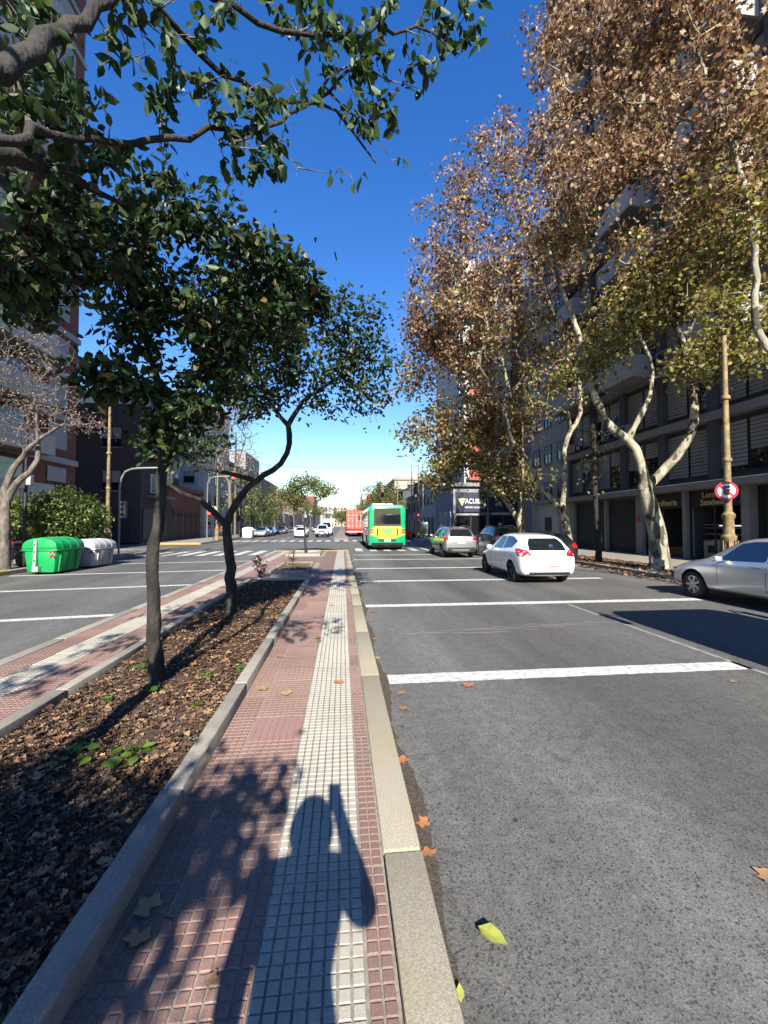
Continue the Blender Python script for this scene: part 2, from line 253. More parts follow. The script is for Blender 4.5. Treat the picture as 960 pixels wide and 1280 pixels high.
class MB:
    """collects shapes into one mesh"""
    def __init__(s): s.v = []; s.f = []; s.m = []
    def add(s, V, F, mi=0):
        n = len(s.v); s.v += [tuple(map(float, p)) for p in V]; s.f += [[i + n for i in f] for f in F]; s.m += [mi] * len(F); return s
    def box(s, x0, x1, y0, y1, z0, z1, mi=0, taper=0.):
        t = taper
        V = [(x0, y0, z0), (x1, y0, z0), (x1, y1, z0), (x0, y1, z0), (x0 + t, y0 + t, z1), (x1 - t, y0 + t, z1), (x1 - t, y1 - t, z1), (x0 + t, y1 - t, z1)]
        return s.add(V, [(3, 2, 1, 0), (4, 5, 6, 7), (0, 1, 5, 4), (1, 2, 6, 5), (2, 3, 7, 6), (3, 0, 4, 7)], mi)
    def prism(s, poly, axis, a, b, mi=0):
        """poly in the two other axes, extruded along axis from a to b"""
        def P(u, v, t): return {'x': (t, u, v), 'y': (u, t, v), 'z': (u, v, t)}[axis]
        n = len(poly); V = [P(u, v, a) for u, v in poly] + [P(u, v, b) for u, v in poly]
        F = [tuple(range(n))[::-1], tuple(range(n, 2 * n))] + [(i, (i + 1) % n, n + (i + 1) % n, n + i) for i in range(n)]
        return s.add(V, F, mi)
    def tube(s, pts, rad, n=8, mi=0, caps=True, wob=0.):
        pts = [Vector(p) for p in pts]; k = len(pts); rad = [rad] * k if isinstance(rad, (int, float)) else rad
        up = None; V = []; F = []
        for i, p in enumerate(pts):
            d = (pts[min(i + 1, k - 1)] - pts[max(i - 1, 0)]);
            if d.length < 1e-9: d = Vector((0, 0, 1))
            d.normalize()
            if up is None: up = d.orthogonal().normalized()
            else:
                up = up - d * up.dot(d)
                up = up.normalized() if up.length > 1e-6 else d.orthogonal().normalized()
            q = d.cross(up)
            for j in range(n):
                a = 2 * math.pi * j / n; r = rad[i] * (1 + (random.uniform(-wob, wob) if wob else 0))
                V.append(p + (up * math.cos(a) + q * math.sin(a)) * r)
        for i in range(k - 1):
            for j in range(n): F.append((i * n + j, i * n + (j + 1) % n, (i + 1) * n + (j + 1) % n, (i + 1) * n + j))
        if caps: F.append(tuple(range(n))[::-1]); F.append(tuple(range((k - 1) * n, k * n)))
        return s.add(V, F, mi)
    def lathe(s, prof, c=(0, 0, 0), n=16, axis='z', mi=0, caps=True):
        """prof: list of (r, h)"""
        V = []; F = []; k = len(prof)
        for r, h in prof:
            for j in range(n):
                a = 2 * math.pi * j / n; u, v = r * math.cos(a), r * math.sin(a)
                p = {'z': (u, v, h), 'x': (h, u, v), 'y': (u, h, v)}[axis]; V.append((p[0] + c[0], p[1] + c[1], p[2] + c[2]))
        for i in range(k - 1):
            for j in range(n): F.append((i * n + j, i * n + (j + 1) % n, (i + 1) * n + (j + 1) % n, (i + 1) * n + j))
        if caps: F.append(tuple(range(n))[::-1]); F.append(tuple(range((k - 1) * n, k * n)))
        return s.add(V, F, mi)
    def build(s, name, mats, parent=None, smooth=False, loc=None, rz=0., bevel=0.):
        me = bpy.data.meshes.new(name); me.from_pydata(s.v, [], s.f)
        for m in (mats if isinstance(mats, (list, tuple)) else [mats]): me.materials.append(M[m])
        me.polygons.foreach_set('material_index', s.m)
        if bevel:
            bm = bmesh.new(); bm.from_mesh(me); bmesh.ops.remove_doubles(bm, verts=bm.verts, dist=1e-5)
            bmesh.ops.recalc_face_normals(bm, faces=bm.faces)
            bmesh.ops.bevel(bm, geom=list(bm.edges), offset=bevel, segments=2, profile=.5, affect='EDGES', clamp_overlap=True); bm.to_mesh(me); bm.free()
        else:
            bm = bmesh.new(); bm.from_mesh(me); bmesh.ops.recalc_face_normals(bm, faces=bm.faces); bm.to_mesh(me); bm.free()
        if smooth:
            me.polygons.foreach_set('use_smooth', [True] * len(me.polygons))
            try: me.set_sharp_from_angle(angle=R(42))
            except Exception: pass
        me.update(); o = bpy.data.objects.new(name, me); link(o, parent)
        if loc is not None: o.location = loc
        o.rotation_euler = (0, 0, rz); return o
def box(name, m, x0, x1, y0, y1, z0, z1, parent=None, bevel=0.):
    return MB().box(x0, x1, y0, y1, z0, z1).build(name, m, parent, bevel=bevel)
def inst(name, me, parent, loc, rz=0., scale=None, rot=None):
    o = bpy.data.objects.new(name, me); link(o, parent); o.location = loc; o.rotation_euler = rot if rot else (0, 0, rz)
    if scale: o.scale = scale
    return o
def copy_tree(o, parent=None):
    c = o.copy(); COL.objects.link(c); c.parent = parent
    for ch in list(o.children): copy_tree(ch, c)
    return c
def text(name, s, m, parent, loc, rot, size, depth=.01, align='CENTER', sx=1.0, bold=0.):
    cu = bpy.data.curves.new(name, 'FONT'); cu.body = s; cu.size = size; cu.extrude = depth; cu.align_x = align; cu.align_y = 'CENTER'; cu.offset = bold; cu.resolution_u = 3
    t = bpy.data.objects.new(name, cu); COL.objects.link(t)
    dg = bpy.context.evaluated_depsgraph_get(); dg.update(); me = bpy.data.meshes.new_from_object(t.evaluated_get(dg)); me.name = name
    bpy.data.objects.remove(t); me.materials.clear(); me.materials.append(M[m])
    o = bpy.data.objects.new(name, me); link(o, parent); o.location = loc; o.rotation_euler = rot; o.scale = (sx, 1, 1); return o
def struct(o): o['kind'] = 'structure'; return o

# ------------------------------------------------------------------ trees
def resample(pts, step):
    pts = [np.array(p, float) for p in pts]; k = len(pts); out = []
    P = [pts[0] * 2 - pts[1]] + pts + [pts[-1] * 2 - pts[-2]]
    for i in range(1, k):
        p0, p1, p2, p3 = P[i - 1], P[i], P[i + 1], P[i + 2]; n = max(1, int(np.linalg.norm(p2 - p1) / step))
        for j in range(n):
            t = j / n; out.append(.5 * ((2 * p1) + (-p0 + p2) * t + (2 * p0 - 5 * p1 + 4 * p2 - p3) * t * t + (-p0 + 3 * p1 - 3 * p2 + p3) * t ** 3))
    out.append(pts[-1]); return out
LEAF_OVATE = (np.array([(0, 0, 0), (.28, .24, .06), (.62, .23, .05), (1, 0, -.06), (.62, -.23, .05), (.28, -.24, .06), (.35, 0, -.02), (.68, 0, -.03)]), [(0, 6, 1), (1, 6, 7, 2), (2, 7, 3), (0, 5, 6), (5, 4, 7, 6), (4, 3, 7)])
LEAF_FOLD = (np.array([(0, 0, 0), (.45, .36, .16), (1, 0, 0), (.5, -.34, .13)]), [(0, 2, 1), (0, 3, 2)])
LEAF_LOBED = (np.array([(0, 0, 0), (.12, .42, .08), (.42, .26, .0), (.62, .52, .12), (.72, .18, .02), (1.05, .02, .1), (.7, -.2, .0), (.58, -.5, .14), (.4, -.25, .02), (.1, -.4, .06)]), [(0, 4, 3, 2), (0, 2, 1), (0, 6, 5, 4), (0, 8, 7, 6), (0, 9, 8)])
def scatter(name, tmpl, pos, size, mats, parent=None, droop=0., flat=False, kind='stuff', axis=None):
    """many leaf shapes at pos (n,3), random attitude, one mesh"""
    T, Fc = tmpl; n = len(pos); k = len(T)
    if flat:
        nz = np.column_stack([rng.normal(0, .38, n), rng.normal(0, .38, n), np.ones(n)])
        ax = np.column_stack([rng.normal(size=n), rng.normal(size=n), np.zeros(n)])
    else:
        nz = rng.normal(size=(n, 3)); nz[:, 2] += .5
        ax = rng.normal(size=(n, 3)); ax[:, 2] -= droop
        if axis is not None: ax += axis
    ax /= np.linalg.norm(ax, axis=1)[:, None]; q = np.cross(nz, ax); q /= np.linalg.norm(q, axis=1)[:, None] + 1e-9; nn = np.cross(ax, q)
    sz = np.asarray(size)[:, None, None]
    curl = rng.uniform(.3, 1.8, n)[:, None, None]
    V = pos[:, None, :] + sz * (T[None, :, 0:1] * ax[:, None, :] + T[None, :, 1:2] * q[:, None, :] + curl * T[None, :, 2:3] * nn[:, None, :])
    tot = np.tile([len(f) for f in Fc], n); base = np.concatenate([np.array(f) for f in Fc]); lp = (base[None, :] + (np.arange(n) * k)[:, None]).ravel()
    o = mesh_np(name, V.reshape(-1, 3), tot, lp, mats, parent, smooth=False)
    if kind: o['kind'] = kind
    return o
def tree(name, label, limbs, blobs, density, bk, leaves, trunk_r, tip_r=.006, group=None, seed=1, leafn=10, lsize=.1, lspread=.18, tmpl=LEAF_FOLD, step=.3, droop=.2, single=0, sag=.06, pathk=.25, leaf_fn=None, base=None, radpow=.5, thin=1.0, flare=1.5, limbk=.8, along=.25, clump=None, limb_r=None, twig=None, bare=0.):
    """limbs: polylines, the first is the trunk. blobs: (x,y,z,rx,rz) crown ellipsoids reached by twigs.
    leaves: material or a function of leaf height for the split into several crown parts"""
    rg = np.random.default_rng(seed); base = base or limbs[0][0]
    root = thing(name, label, 'tree', base, 0, group); off = np.array(base, float)
    N = []; par = []; plen = []; chains = []
    for li, l in enumerate(limbs):
        pts = resample(l, step); idx = []; start = None
        if li > 0 and N:
            A = np.array(N); start = int(np.argmin(((A - pts[0]) ** 2).sum(1)))
            if np.linalg.norm(A[start] - pts[0]) > .6: pass
        for j, p in enumerate(pts):
            if j == 0 and start is not None: idx.append(start); continue
            pr = idx[-1] if idx else -1
            N.append(np.array(p) + rg.normal(0, .012, 3) * (1 if j else 0)); par.append(pr); plen.append((plen[pr] + np.linalg.norm(N[-1] - N[pr])) if pr >= 0 else 0); idx.append(len(N) - 1)
        chains.append((idx, True))
    nl = len(N); A = []
    for (x, y, z, rx, rz) in blobs:
        k = max(3, int(density * rx * rx * rz * 4.2 / max(.25, (rx * rx * rz) ** (1 / 3)) ** 1.0)); u = rg.normal(size=(k, 3)); u /= np.linalg.norm(u, axis=1)[:, None]; u *= rg.uniform(.15, 1, k)[:, None] ** (1 / 2.2)
        A.append(np.array([x, y, z]) + u * np.array([rx, rx, rz]) * rg.normal(1, .12, (k, 1)))
    A = np.concatenate(A)
    if clump:      # gaps and clumps: drop the tips that fall into the hollows of a noise field
        fx, fz, th = clump; A = A[np.array([noise.noise(Vector((p[0] * fx + seed, p[1] * fx, p[2] * fz))) > th for p in A])]
    n = len(A); best = np.full(n, 1e9); bi = np.zeros(n, int); done = np.zeros(n, bool)
    def upd(i):
        c = np.linalg.norm(A - N[i], axis=1) + pathk * plen[i]; mk = c < best; best[mk] = c[mk]; bi[mk] = i
    lim0 = int(len(resample(limbs[0], step)) * .75)
    for i in range(min(lim0, nl - 1), nl): upd(i)
    tips = []; dirs = []
    for _ in range(n):
        t = int(np.argmin(np.where(done, 1e9, best))); done[t] = True; s = bi[t]; a = N[s]; b = A[t]; L = np.linalg.norm(b - a); k = max(1, min(6, int(L / .22))); idx = [s]
        bend = rg.normal(0, .10, 3) * L; bend[2] += sag * L
        for j in range(1, k + 1):
            f = j / k; p = a + (b - a) * f + bend * math.sin(math.pi * f) * .8 + rg.normal(0, .012, 3)
            N.append(p); par.append(idx[-1]); plen.append(plen[idx[-1]] + L / k); idx.append(len(N) - 1); upd(len(N) - 1)
        chains.append((idx, False)); tips.append(len(N) - 1); dirs.append((b - a) / (L + 1e-6))
    W = np.zeros(len(N)); W[tips] = 1
    for i in range(len(N) - 1, -1, -1):
        if par[i] >= 0: W[par[i]] += W[i]
    rad = tip_r * np.maximum(W, 1) ** radpow
    # main limbs taper from the trunk radius
    pmax = max(plen[:nl]) + 1e-6
    for ci, (idx, main) in enumerate(chains[:len(limbs)]):
        for j, i in enumerate(idx):
            if ci == 0:
                h = plen[i]; rad[i] = trunk_r * (1 - .28 * j / max(1, len(idx) - 1)) * (1 + (flare - 1) * math.exp(-h / .22))
            elif j > 0:
                r0 = limb_r[ci - 1] if limb_r else min(rad[idx[0]], trunk_r) * limbk; rad[i] = max(min(rad[i] * .6, r0), r0 * (1 - .72 * j / len(idx)))
    mb = MB(); tw = MB()
    for ci, (idx, main) in enumerate(chains):
        P = [N[i] - off for i in idx]; rr = [float(rad[i]) for i in idx]
        if main: rr = [x * (1 + .13 * noise.noise(Vector((q * .9 + ci * 7.3, seed, 0)))) for q, x in enumerate(rr)]
        if not main: rr[0] = min(rr[0], rr[1] * 1.25); rr = [x * thin for x in rr]; rr[-1] = tip_r * .6
        (mb if main else tw).tube(P, rr, n=(12 if main else (5 if rr[0] > .02 else 4)), caps=main, wob=.06 if main else 0)
    mb.build('trunk', bk, root, smooth=True); tag(tw.build('branches', twig or bk, root, smooth=True), kind='stuff'); tree.last = (np.array([N[i] for i in tips]) - off, np.array(dirs))
    if leafn:
        T = np.array([N[i] for i in tips]) - off; D = np.array(dirs); reps = rg.poisson(leafn, len(T)) * (rg.random(len(T)) > bare); pos = np.repeat(T, reps, 0); ax = np.repeat(D, reps, 0)
        pos = pos + rg.normal(0, lspread, pos.shape) - ax * rg.uniform(0, along, (len(pos), 1)); sz = lsize * rg.uniform(.6, 1.25, len(pos))
        groups = leaf_fn(pos + off, rg) if leaf_fn else [(leaves, np.ones(len(pos), bool))]
        for m, k in groups:
            if k.sum() > 3: scatter('crown', tmpl, pos[k], sz[k], m, root, droop=droop, axis=ax[k] * .6)
    return root
# ------------------------------------------------------------------ ground, road, markings
ROAD = struct(MB().add([(-400, -150, 0), (400, -150, 0), (400, 900, 0), (-400, 900, 0)], [(0, 1, 2, 3)]).build('road', 'asphalt'))
def mark(name, V, mt='road_paint', z=.004):
    """painted strip, subdivided so that its edges are slightly ragged"""
    (ax, ay), (bx, by), (cx, cy), (dx, dy) = V; L = math.hypot(bx - ax, by - ay); n = max(2, int(L / .12)); mb = MB(); P = []
    for i in range(n + 1):
        t = i / n; P.append((ax + (bx - ax) * t + random.uniform(-.006, .006), ay + (by - ay) * t + random.uniform(-.006, .006), z)); P.append((dx + (cx - dx) * t, dy + (cy - dy) * t + random.uniform(-.006, .006), z))
    mb.add(P, [(2 * i, 2 * i + 2, 2 * i + 3, 2 * i + 1) for i in range(n)]); o = mb.build(name, mt, ROAD); return o
for y, x0, x1 in ((4.52, .52, 4.95), (8.72, .5, 8.3), (12.55, .55, 8.4), (16.25, .55, 8.4), (20.4, .55, 9.4), (23.6, .6, 9.8)):
    mark('transverse_band', [(x0, y), (x1, y + .03), (x1, y + .3), (x0, y + .27)])
for y in (4.6, 8.4, 12.4, 16.3, 20.3):
    s = .17; mark('transverse_band', [(-11.2, y - s * 7.1), (-4.15, y), (-4.15, y + .22), (-11.2, y + .22 - s * 7.1)])
mark('lane_line', [(4.88, .2), (4.88, 8.6), (4.95, 8.6), (4.95, .2)], 'worn_paint')
for x in np.arange(-11.1, -4.3, .95): mark('crosswalk_bar', [(x, 24.4 + .1 * (x + 4)), (x, 28.4 + .1 * (x + 4)), (x + .48, 28.4 + .1 * (x + 4)), (x + .48, 24.4 + .1 * (x + 4))])
for x in np.arange(.9, 10.2, .95): mark('crosswalk_bar', [(x, 27.2), (x, 30.4), (x + .48, 30.4), (x + .48, 27.2)])
for x in np.arange(-12.2, 7.6, .95): mark('crosswalk_bar', [(x, 43.2), (x, 46.4), (x + .48, 46.4), (x + .48, 43.2)])
for y in range(50, 130, 6):
    mark('lane_dash', [(-7.3, y), (-7.3, y + 2.5), (-7.15, y + 2.5), (-7.15, y)]); mark('lane_dash', [(4.2, y), (4.2, y + 2.5), (4.35, y + 2.5), (4.35, y)])
# dirt that gathers in the gutters
def dirt(x0, x1, ya, yb, side):
    mb = MB(); P = []; n = int((yb - ya) / .08)
    for i in range(n + 1):
        y = ya + (yb - ya) * i / n; wd = .075 + .04 * math.sin(y * 3.1) + random.uniform(-.012, .02); P += [(x0, y, .003), (x0 + side * wd, y, .003)]
    mb.add(P, [(2 * i, 2 * i + 2, 2 * i + 3, 2 * i + 1) for i in range(n)]); mb.build('gutter_dirt', 'gutter_dirt', ROAD)
dirt(.40, 0, .6, 26, 1); dirt(-4.07, 0, 2, 26, -1)
# crack with pale filler between the two near bands
for k in range(5):
    x = .9 + k * .55; pts = [(x + j * .22 + random.uniform(-.05, .05), 6.55 + .1 * k + random.uniform(-.05, .05), .003) for j in range(9)]
    mb = MB(); V = []
    for p in pts: wd = random.uniform(.004, .013); V += [(p[0], p[1] - wd, .003), (p[0], p[1] + wd, .003)]
    mb.add(V, [(2 * i, 2 * i + 2, 2 * i + 3, 2 * i + 1) for i in range(8)]); mb.build('asphalt_crack', 'curb_grey', ROAD)

# ------------------------------------------------------------------ median: body, kerb stones, tiles
ZM = .12
MED = struct(MB().box(-3.90, .204, -9, 25.9, .0, ZM - .008).build('median_pavement', 'mortar'))
def stone(name, mt, x0, x1, ya, yb, z0, z1, seed):
    rr = random.Random(seed); mb = MB().box(x0 + rr.uniform(-.004, .004), x1 + rr.uniform(-.004, .004), ya + .006, yb - .006, z0, z1 + rr.uniform(-.004, .004))
    return mb.build(name, mt, MED, smooth=True, bevel=.014)
y = -9.0; i = 0
while y < 25.6:
    L = (2.1, 1.32, 2.4, 1.84)[i % 4]; e = min(y + L, 25.9); i += 1
    stone('kerb_stone', 'kerb_yellow', .206, .40, y, e, .0, ZM + .005, i); stone('kerb_stone', 'kerb_concrete', -4.07, -3.90, y, e, .0, ZM + .005, i + 99); y = e
for k in range(4): stone('kerb_stone', 'yellow_paint', -4.07 + k * 1.1175, -4.07 + (k + 1) * 1.1175, 25.9, 26.12, .0, ZM + .02, 300 + k)
def tile_mesh(name, nx, ny, mats, ridge=False):
    p = .05; mb = MB(); X, Y = nx * p, ny * p
    mb.add([(0, 0, -.006), (X, 0, -.006), (X, Y, -.006), (0, Y, -.006)], [(0, 1, 2, 3)], 1)
    def blk(x0, x1, y0, y1):
        g, t = .0034, .006
        V = [(x0 + g, y0 + g, -.006), (x1 - g, y0 + g, -.006), (x1 - g, y1 - g, -.006), (x0 + g, y1 - g, -.006), (x0 + t, y0 + t, 0), (x1 - t, y0 + t, 0), (x1 - t, y1 - t, 0), (x0 + t, y1 - t, 0)]
        mb.add(V, [(4, 5, 6, 7), (0, 1, 5, 4), (1, 2, 6, 5), (2, 3, 7, 6), (3, 0, 4, 7)], 0)
    if ridge:
        for i in range(nx): blk(i * p, (i + 1) * p, 0, Y)
    else:
        for i in range(nx):
            for j in range(ny): blk(i * p, (i + 1) * p, j * p, (j + 1) * p)
    o = mb.build(name, mats); me = o.data; bpy.data.objects.remove(o); return me
RED = ['tile_red', 'tile_groove_red']; WHT = ['tile_white', 'tile_groove_grey']; PNK = ['tile_pink', 'tile_groove_red']
TM = {('r', 8): tile_mesh('tile', 8, 8, RED), ('r', 4): tile_mesh('tile', 4, 8, RED), ('r', 2): tile_mesh('tile', 2, 8, RED), ('r', 3): tile_mesh('tile', 3, 8, RED), ('r', 6): tile_mesh('tile', 6, 8, RED), ('w', 8): tile_mesh('tile', 8, 8, WHT), ('p', 8): tile_mesh('tile', 8, 8, PNK, True)}
def tile(kind, nx, x, y):
    o = inst('tile', TM[(kind, nx)], MED, (x + random.uniform(-.0012, .0012), y + random.uniform(-.0015, .0015), ZM + random.uniform(-.004, .0015)))
    o.rotation_euler = (random.uniform(-.009, .009), random.uniform(-.009, .009), random.uniform(-.003, .003))
ROWS = [round(.8 + .4015 * i, 4) for i in range(29)]
for i, y in enumerate(ROWS):
    tile('r', 2, .096, y); tile('w', 8, -.311, y); tile('p' if i == 6 else 'r', 8, -.716, y); tile('r', 4, -.922, y)
    if y > 3.0: tile('r', 6, -3.887, y); tile('w', 8, -3.583, y); tile('r', 8, -3.178, y); tile('r', 3, -2.775, y)
def far_tiles(name, mats, x0, x1, ya, yb, nx):
    mb = MB(); p = (x1 - x0) / nx
    for i in range(nx):
        for j in range(int((yb - ya) / .4)): mb.box(x0 + i * p + .004, x0 + (i + 1) * p - .004, ya + j * .4 + .004, ya + (j + 1) * .4 - .004, ZM - .011, ZM - .002 + random.uniform(-.001, .001))
    o = mb.build(name, mats, MED); o['kind'] = 'stuff'
for ya, yb in ((ROWS[-1] + .4015, 25.8), (-8.8, .79)):
    far_tiles('tiles', 'tile_white', -.311, .089, ya, yb, 1); far_tiles('tiles', 'tile_red', .096, .2, ya, yb, 1); far_tiles('tiles', 'tile_red', -.922, -.316, ya, yb, 2)
for ya, yb in ((ROWS[-1] + .4015, 25.8), (-8.8, 3.1)):
    far_tiles('tiles', 'tile_white', -3.583, -3.183, ya, yb, 1); far_tiles('tiles', 'tile_red', -3.887, -3.588, ya, yb, 1); far_tiles('tiles', 'tile_red', -3.178, -2.64, ya, yb, 2)
far_tiles('tiles', 'tile_red', -2.63, -.926, 12.25, 13.9, 4); far_tiles('tiles', 'tile_red', -2.63, -.926, 17.9, 21.4, 4); far_tiles('tiles', 'tile_red', -2.63, -.926, 24.95, 25.8, 4)
# ------------------------------------------------------------------ planters
def planter(name, label, x0, x1, ya, yb, mt, soil_z, wd=.12, h=.11, seg=1.6, amp=.02):
    root = thing(name, label, 'planter', ((x0 + x1) / 2, (ya + yb) / 2, ZM - .02)); cx, cy = (x0 + x1) / 2, (ya + yb) / 2
    def st(a0, a1, b0, b1):
        rr = random.uniform; mb = MB().box(a0 - cx + rr(-.006, .006), a1 - cx + rr(-.006, .006), b0 - cy + .004, b1 - cy - .004, -.1, h + .02 + rr(-.006, .006)); mb.build('curb_stone', mt, root, smooth=True, bevel=.012)
    n = max(1, round((yb - ya) / seg)); s = (yb - ya) / n
    for k in range(n): st(x0, x0 + wd, ya + k * s, ya + (k + 1) * s); st(x1 - wd, x1, ya + k * s, ya + (k + 1) * s)
    st(x0 + wd + .003, x1 - wd - .003, yb - wd, yb); st(x0 + wd + .003, x1 - wd - .003, ya, ya + wd)
    nx, ny = 28, max(12, int((yb - ya) / .1)); V = []; F = []
    for j in range(ny + 1):
        for i in range(nx + 1):
            X = x0 + wd * .6 + (x1 - x0 - wd * 1.2) * i / nx; Y = ya + wd * .6 + (yb - ya - wd * 1.2) * j / ny
            z = soil_z + amp * (math.sin(X * 3.1 + Y * 1.7) + math.sin(X * 7.3 - Y * 4.1) * .5 + math.sin(Y * 9.7 + X * 2.2) * .4) + random.uniform(-amp, amp) * .5
            V.append((X - cx, Y - cy, z)); 
    for j in range(ny):
        for i in range(nx): a = j * (nx + 1) + i; F.append((a, a + 1, a + nx + 2, a + nx + 1))
    mb = MB().add(V, F); return root, mb
PL, mb = planter('planter', 'long kerbed soil bed with leaf litter and two leafy trees', -2.63, -.905, -7, 12.05, 'curb_grey', .05, amp=.018); mb.build('soil', 'soil', PL, smooth=True)
P2, mb = planter('planter', 'small kerbed bed of dry straw grass beyond the purple shrub', -2.42, -1.15, 14.2, 17.7, 'kerb_concrete', .035, wd=.10, h=.07, seg=1.2, amp=.012); mb.build('soil', 'straw', P2, smooth=True)
P3, mb = planter('planter', 'pale kerbed bed around the small tree at the crossing end', -2.9, -1.15, 21.6, 24.8, 'kerb_concrete', .05, wd=.14, h=.12, seg=1.2, amp=.015); mb.build('soil', 'kerb_concrete', P3, smooth=True)
LITTER = (np.array([(0, 0, 0), (.2, .3, .22), (.55, .22, .02), (.8, .38, .3), (1.1, .05, .1), (.75, -.3, .25), (.45, -.2, .0), (.15, -.34, .3)]), [(0, 2, 1), (0, 6, 4, 2), (2, 4, 3), (6, 5, 4), (0, 7, 6)])
n = 30000
Yl = 1.0 + 11.0 * rng.random(n) ** 1.5; pos = np.column_stack([rng.uniform(-2.49, -1.04, n), Yl, np.full(n, .158)]); pos[:, 2] += rng.uniform(-.012, .03, n)
lit = scatter('leaf_litter', LITTER, pos - np.array([-1.7675, 2.525, 0]), rng.uniform(.012, .042, n) * (1 + .8 * (rng.random(n) < .12)), 'litter', None, flat=True); lit.location = (-1.7675, 2.525, 0)
ns = 5000; ps = np.column_stack([rng.uniform(-2.49, -1.04, ns), 1.0 + 11.0 * rng.random(ns) ** 1.5, np.full(ns, .175)])
st = scatter('twig_litter', (np.array([(0, 0, 0), (.5, .035, .06), (1, 0, 0), (.5, -.035, .06)]), [(0, 1, 2, 3)]), ps - np.array([-1.7675, 2.525, 0]), rng.uniform(.03, .11, ns), 'litter', None, flat=True); st.location = (-1.7675, 2.525, 0); tag(st, 'fine dry twigs and straw strewn over the long tree bed', 'twig litter', kind='stuff')
tag(lit, 'brown leaf litter covering the soil of the long tree bed', 'leaf litter', kind='stuff')
n = 2500
pos = np.column_stack([rng.uniform(-2.49, -1.04, n), rng.uniform(-6.8, 1.0, n), np.full(n, .16)])
l2 = scatter('leaf_litter', LEAF_LOBED, pos, rng.uniform(.05, .13, n), 'litter', None, flat=True); tag(l2, 'brown leaf litter in the bed behind the photographer', 'leaf litter', kind='stuff')
n = 1800
pos = np.column_stack([rng.uniform(-2.3, -1.27, n), rng.uniform(14.35, 17.55, n), np.full(n, .16)])
l3 = scatter('dry_grass', (np.array([(0, 0, 0), (.5, .03, .25), (1, 0, .35), (.5, -.03, .25)]), [(0, 1, 2, 3)]), pos, rng.uniform(.06, .16, n), 'litter', None, flat=True); tag(l3, 'dry straw grass filling the small kerbed bed', 'grass', kind='stuff')
# whole fallen leaves
def lobed_leaf(sz, seed, curl=1.):
    rr = random.Random(seed); out = []
    for k in range(22):
        a = 2 * math.pi * k / 22; r = .62 + .38 * abs(math.cos(2.5 * a)) ** 1.2 + rr.uniform(-.06, .06)
        if abs(a - math.pi) < .35: r *= .45
        out.append((r * math.cos(a), r * math.sin(a)))
    V = [(0, 0, .03)]; 
    for x, y in out: V.append((x, y, curl * (.16 * (x * x + y * y) * (1 if y > 0 else .6) + rr.uniform(0, .12))))
    for x, y in out: pass
    F = [(0, i + 1, (i + 1) % 22 + 1) for i in range(22)]
    n0 = len(V); V += [(-.42, .015, .02), (-1.15, .035, .14), (-1.15, .01, .14), (-.42, -.015, .02)]; F.append((n0, n0 + 1, n0 + 2, n0 + 3))
    mb = MB().add([(x * sz, y * sz, z * sz) for x, y, z in V], F); return mb
def oval_leaf(sz, curl=1.):
    T, Fc = LEAF_OVATE; return MB().add([(x * sz, y * sz, .01 + abs(z) * sz * 2.2 * curl) for x, y, z in T], Fc)
LV = []
for k in range(6):
    o = lobed_leaf(1., k, 1.).build('fallen_leaf', ['leaf_orange', 'leaf_tan', 'leaf_tan'][k % 3], smooth=True); LV.append(o.data); bpy.data.objects.remove(o)
def fallen(x, y, z, s, k, label, group=None):
    o = inst('fallen_leaf', LV[k % 6], None, (x, y, z + .006), random.uniform(0, 6.28), (s, s, s)); o.rotation_euler = (random.uniform(-.15, .15), random.uniform(-.15, .15), random.uniform(0, 6.28)); tag(o, label, 'leaf', group)
fallen(1.35, 4.38, 0, .075, 0, 'orange lobed leaf lying just before the nearest white band')
fallen(.45, 2.19, 0, .05, 3, 'crumpled orange leaf in the gutter against the yellowish kerb', 'orange leaves in the gutter'); fallen(.47, 2.42, 0, .045, 0, 'crumpled orange leaf in the gutter against the yellowish kerb', 'orange leaves in the gutter')
fallen(.44, 3.05, 0, .06, 3, 'crumpled orange leaf in the gutter against the yellowish kerb', 'orange leaves in the gutter')
for x, y in ((.57, 3.9), (.60, 4.25), (.5, 6.3), (.52, 7.5), (.62, 8.2), (.46, 5.4), (.55, 9.6)): fallen(x, y, 0, random.uniform(.035, .06), random.choice((0, 3, 1)), 'small dry leaf on the asphalt along the median gutter', 'dry leaves along the gutter')
fallen(2.08, 1.89, 0, .055, 1, 'tan lobed leaf alone on the open asphalt'); fallen(4.3, 4.2, 0, .045, 2, 'small pale leaf beside the end of the nearest white band')
fallen(-.03, 4.31, ZM, .055, 0, 'orange brown leaf on the white ribbed tiles'); fallen(-.53, 4.08, ZM, .06, 1, 'flat tan leaf on the red tiles before the first trunk'); fallen(-.78, 4.2, ZM, .06, 2, 'dry leaf against the soil bed kerb on red tiles')
fallen(-.81, 1.88, ZM, .06, 4, 'large curled tan leaf on red tiles beside a twig', 'pair of curled tan leaves'); fallen(-.79, 1.75, ZM, .052, 1, 'large curled tan leaf on red tiles beside a twig', 'pair of curled tan leaves'); fallen(-.45, 1.57, ZM, .028, 2, 'tiny curled leaf on the red tiles by the shadow')
for x, y in ((-.35, 6.0), (-.6, 6.8), (-.2, 8.4), (-.75, 5.2), (-.5, 9.5), (-.15, 10.6)): fallen(x, y, ZM, random.uniform(.035, .055), random.randrange(6), 'dry leaf on the tiles in the dappled tree shade', 'dry leaves on the shaded tiles')
for k in range(110):
    x, y = random.uniform(-2.45, -1.08), 1.6 + 6.5 * random.random() ** 1.3; fallen(x, y, .17, random.uniform(.022, .05), k, 'whole dry lobed leaf lying on the soil bed litter', 'whole leaves on the soil bed')
